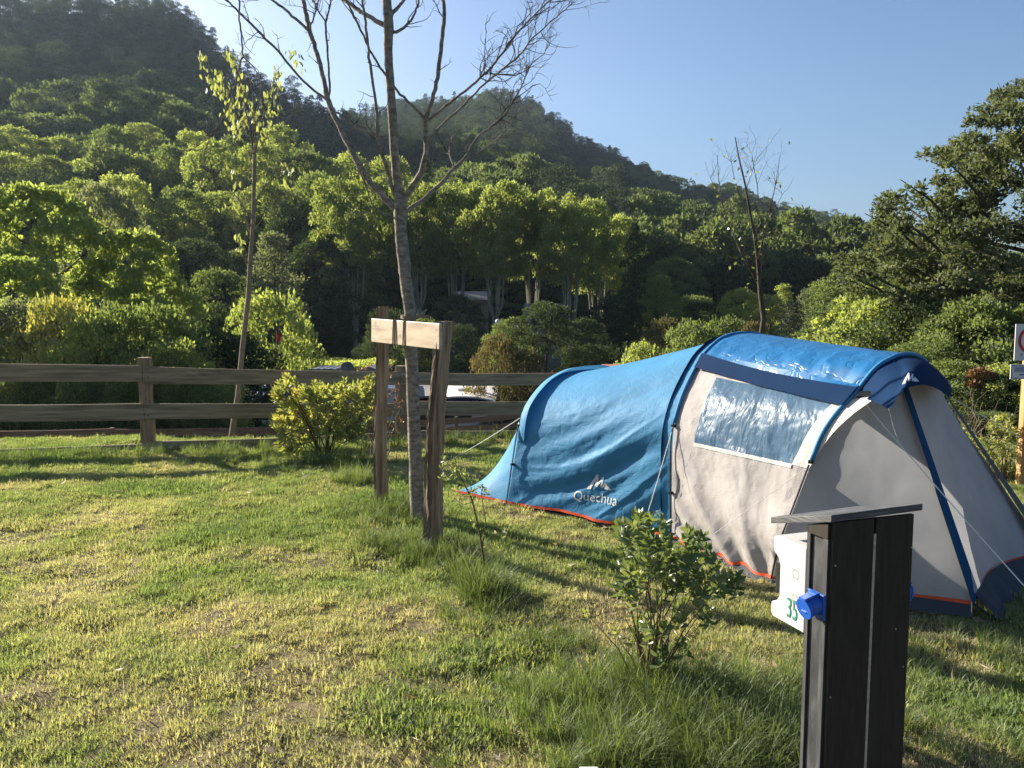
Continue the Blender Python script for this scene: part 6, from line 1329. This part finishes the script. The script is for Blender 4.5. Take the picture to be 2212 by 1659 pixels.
# red pennants
M['pennant'] = surf('pennant', [(0.55, 0.01, 0.015), (0.7, 0.02, 0.02)], scale=(9, 9, 9), rough=0.6)
for px, py, Y, h_, lab in ((597, 717, 33, .42, 'small red pennant hanging before the shrubby tree right of the slender tree'), (1193, 803, 27, .16, 'tiny red pennant tip just over the fence rail left of the tent')):
    p = atY(px, py, Y); zg = float(gz(p[0], Y)); fl = empty('red_pennant', (p[0], Y, zg), lab, 'flag')
    o_ = obj('cloth', [p, p + [.14, .02, -h_ * .15], p + [.16, .05, -h_ * .8], p + [.07, .0, -h_]], [(0, 1, 2, 3)], M['pennant'], fl); md = o_.modifiers.new('solid', 'SOLIDIFY'); md.thickness = .006
    MB().tube([(p[0], Y, zg), p + [0, 0, .05]], .012, 6).obj('pole', M['steel'], fl)

# ---------------------------------------------------------------- grass
M['grass'] = leafmat('grass', [(0.085, 0.17, 0.035), (0.18, 0.28, 0.07), (0.34, 0.365, 0.15), (0.50, 0.44, 0.29)], 0.45, 0.012, 0.6, inst=True, tcol=1.35)
M['tallgrass'] = leafmat('tallgrass', [(0.07, 0.125, 0.022), (0.13, 0.21, 0.038), (0.27, 0.33, 0.09), (0.46, 0.40, 0.2)], 0.42, 0.02, 0.5, inst=True, tcol=1.35)
def tuft(name, n, rad, h0, h1, w_, bend, seed, mat, dry=0.1):
    g = np.random.default_rng(seed); V = []; F = []; lv = []
    for i in range(n):
        a = g.uniform(0, 6.283); r = rad * math.sqrt(g.random()); b = np.array([math.cos(a) * r, math.sin(a) * r, -.005]); h = g.uniform(h0, h1); a2 = a + g.normal(0, .9); out = np.array([math.cos(a2), math.sin(a2), 0]); bd = bend * g.uniform(.2, 1.3)
        s = np.cross(out, [0, 0, 1]); k = len(V)
        for j in range(4):
            t = j / 3; c = b + out * h * bd * t ** 1.8 + np.array([0, 0, h * (t - .32 * bd * t ** 2.2)]); ww = w_ * (1 - t ** 1.6) * .5 + .0001
            if j < 3: V += [c - s * ww, c + s * ww]
            else: V += [c]
        F += [(k, k + 1, k + 3, k + 2), (k + 2, k + 3, k + 5, k + 4), (k + 4, k + 5, k + 6)]; v = np.clip(g.normal(.4, .25), 0, 1) if g.random() > dry else 1.0; lv += [v] * 3
    me = mkmesh(name, V, F, M[mat], attrs={'lv': ('FACE', lv)}); return bpy.data.objects.new(name, me)
tl_ = [tuft('grass_tuft', 46, .075, .012, .038, .0040, .75, 10 + i, 'grass', .12) for i in range(5)]
tm_ = [tuft('grass_tuft', 46, .075, .05, .13, .0048, .6, 30 + i, 'tallgrass', .06) for i in range(4)]
tt_ = [tuft('grass_tuft', 44, .07, .12, .34, .0058, .75, 50 + i, 'tallgrass', .05) for i in range(4)]
g = np.random.default_rng(21)
def place(n, xr, yr):
    y = np.sqrt(g.uniform(yr[0] ** 2, yr[1] ** 2, n)); x = g.uniform(-1, 1, n) * (0.80 * y + .8); return x, y
def dens_ok(x, y): return (np.abs(x) < 14)
# trampled bald spots and lush patches follow the same noise as the tint
x, y = place(84000, 0, (2.2, 13.1))
lush = fbm(x * .75, y * .75, 51, 4); dryn = fbm(x * 1.5 + 9, y * 1.5, 61, 4)
q = proj(np.stack([x, y, x * 0], 1))
inside_tent = np.zeros(len(x), bool); q2 = (np.stack([x, y, x * 0], 1) - B1 * [1, 1, 0]); uu = q2 @ tu; vv = q2 @ tv; inside_tent = (uu > -.8) & (uu < 3.3) & (vv > .06) & (vv < 2.4) | (uu >= 3.2) & (uu < 4.45) & (vv > .1 - .3 * (4.4 - uu)) & (vv < 2.2)
bald = (dryn > .60) & (g.random(len(x)) < .62)
k = ~inside_tent & ~bald; x, y, lush, dryn = x[k], y[k], lush[k], dryn[k]; n = len(x)
tint = np.clip(.50 + (dryn - .5) * 1.5 - (lush - .5) * 1.3 + g.normal(0, .10, n) + np.where((x > 0) & (y < 6), .03, 0), 0, 1)
s_ = g.uniform(.6, 1.55, n) * (1 + np.clip(lush - .5, 0, 1) * 2.2)
scatter('lawn_grass', np.stack([x, y, lawnz(x, y)], 1), np.stack([g.normal(0, .15, n), g.normal(0, .15, n), g.uniform(0, 6.28, n)], 1), np.stack([s_, s_, s_ * g.uniform(.8, 1.3, n)], 1), g.integers(0, 5, n), tint, tl_, 'short mown grass with dry patches covering the lawn')
# clumpy longer grass in the lawn
x, y = place(4500, 0, (2.6, 12.8)); lush = fbm(x * 1.3, y * 1.3, 151, 3) + (fbm(x * .75, y * .75, 51, 4) - .5); k = lush > .70
x, y = x[k], y[k]; q2 = (np.stack([x, y, x * 0], 1) - B1 * [1, 1, 0]); uu = q2 @ tu; vv = q2 @ tv; k = ~((uu > -.8) & (uu < 4.5) & (vv > -.1) & (vv < 2.4)); x, y = x[k], y[k]; n = len(x); s_ = g.uniform(.5, 1.0, n)
scatter('tufted_grass', np.stack([x, y, lawnz(x, y)], 1), np.stack([g.normal(0, .15, n), g.normal(0, .15, n), g.uniform(0, 6.28, n)], 1), np.stack([s_] * 3, 1), g.integers(0, 4, n), np.clip(g.normal(.25, .14, n), 0, 1), tm_, 'greener tufts standing up in the mown lawn')
# tall uncut grass: along the fence, round the stakes and shrubs, foreground right
PT = []
def patch(px, py, rx, ry, n, s0, s1, t=.25):
    c = G(px, py)
    for _ in range(n):
        a = rnd.gauss(0, .55), rnd.gauss(0, .55); PT.append((c[0] + a[0] * rx, c[1] + a[1] * ry, rnd.uniform(s0, s1) * (1.1 - .4 * min(1, math.hypot(*a))), min(1, max(0, rnd.gauss(t, .14)))))
for i in range(330):
    xx = rnd.uniform(-9.5, 0.9); PT.append((xx, float(np.interp(xx, FX, [p[1] for p in FP])) - rnd.uniform(.15, .75) ** 1.0, rnd.uniform(.4, .95), rnd.uniform(.1, .45)))
for i in range(160):
    xx = rnd.uniform(-9.5, 2.0); PT.append((xx, float(np.interp(xx, FX, [p[1] for p in FP])) - rnd.uniform(.5, 1.5), rnd.uniform(.25, .5), rnd.uniform(.05, .35)))
patch(700, 1005, 1.0, .55, 120, .5, 1.0); patch(850, 1120, .55, .55, 90, .6, 1.0, .12); patch(775, 1040, .3, .3, 30, .7, 1.15, .45); patch(960, 1200, .45, .35, 60, .55, .95, .12); patch(830, 1180, .4, .3, 45, .5, .8, .12); patch(1050, 1290, .20, .20, 34, .8, 1.35, .2); patch(1060, 1330, .4, .3, 34, .4, .8, .12); patch(1010, 1230, .3, .3, 25, .5, .9, .2)
patch(1400, 1500, .45, .35, 90, .6, 1.1, .15); patch(1500, 1560, .55, .35, 110, .6, 1.15, .12); patch(1350, 1640, .55, .35, 80, .5, .95, .15); patch(1620, 1640, .45, .3, 90, .6, 1.15, .1); patch(1250, 1500, .45, .35, 45, .4, .7, .2); patch(1620, 1480, .4, .4, 40, .5, .95, .3); patch(2060, 1400, .5, .4, 40, .3, .6, .25); patch(2100, 1620, .6, .35, 40, .3, .65, .3)
patch(2150, 1030, .6, .3, 40, .7, 1.2, .4); patch(1200, 1390, .3, .2, 20, .4, .7, .15); patch(1560, 1300, .5, .4, 24, .3, .5, .2); patch(470, 1000, 1.0, .3, 40, .3, .6, .1); patch(160, 1330, .15, .12, 7, .3, .5, .05)
PT = np.array(PT); n = len(PT)
scatter('tall_grass', np.stack([PT[:, 0], PT[:, 1], np.zeros(n)], 1), np.stack([g.normal(0, .12, n), g.normal(0, .12, n), g.uniform(0, 6.28, n)], 1), np.stack([PT[:, 2] * 1.1, PT[:, 2] * 1.1, PT[:, 2]], 1), g.integers(0, 4, n), PT[:, 3], tt_, 'tall uncut grass along the fence and round stakes and shrubs')
# rough grass on the slope below the fence
x = g.uniform(-16, 10, 5200); y = g.uniform(13.2, 22, 5200); n = len(x)
scatter('slope_grass', np.stack([x, y, gz(x, y)], 1), np.stack([g.normal(0, .2, n), g.normal(0, .2, n), g.uniform(0, 6.28, n)], 1), np.stack([g.uniform(1, 2, n)] * 3, 1), g.integers(0, 4, n), np.clip(g.normal(.35, .15, n), 0, 1), tm_, 'rough grass on the slope below the fence')
# dead leaves and straw lying in the lawn
x, y = place(3800, 0, (2.8, 11)); n = len(x); D = np.stack([g.normal(0, 1, n), g.normal(0, 1, n), g.normal(.1, .2, n)], 1); D /= np.linalg.norm(D, axis=1)[:, None]; Ls = g.uniform(.03, .11, n)
M['straw'] = leafmat('straw', [(0.22, 0.13, 0.06), (0.42, 0.33, 0.2), (0.5, 0.42, 0.28)], .2, .03)
V, F, lv = leaves(np.stack([x, y, lawnz(x, y) + .035], 1), D, Ls, Ls * np.where(g.random(n) < .93, g.uniform(.035, .07, n), g.uniform(.2, .5, n)), 3, g.random(n)); tag(obj('leaf_litter', V, F, M['straw'], attrs={'lv': ('FACE', lv)}), 'dry leaves and straw lying in the grass', kind='stuff')

# ---------------------------------------------------------------- valley haze
M['haze'], _t, _ns, _L = newmat('haze'); _ns.remove(_ns['Principled BSDF'])
pv = nd(_ns, 'ShaderNodeVolumePrincipled'); pv.inputs['Color'].default_value = (0.62, 0.80, 1.0, 1); pv.inputs['Density'].default_value = 0.00012; pv.inputs['Anisotropy'].default_value = 0.35
_L.new(pv.outputs[0], _ns['Material Output'].inputs['Volume'])
mb = MB(); mb.box((0, 330, 85), (700, 0, 0), (0, 380, 0), (0, 0, 100)); hz = mb.obj('haze', M['haze']); tag(hz, 'thin blue summer haze filling the valley', kind='stuff')
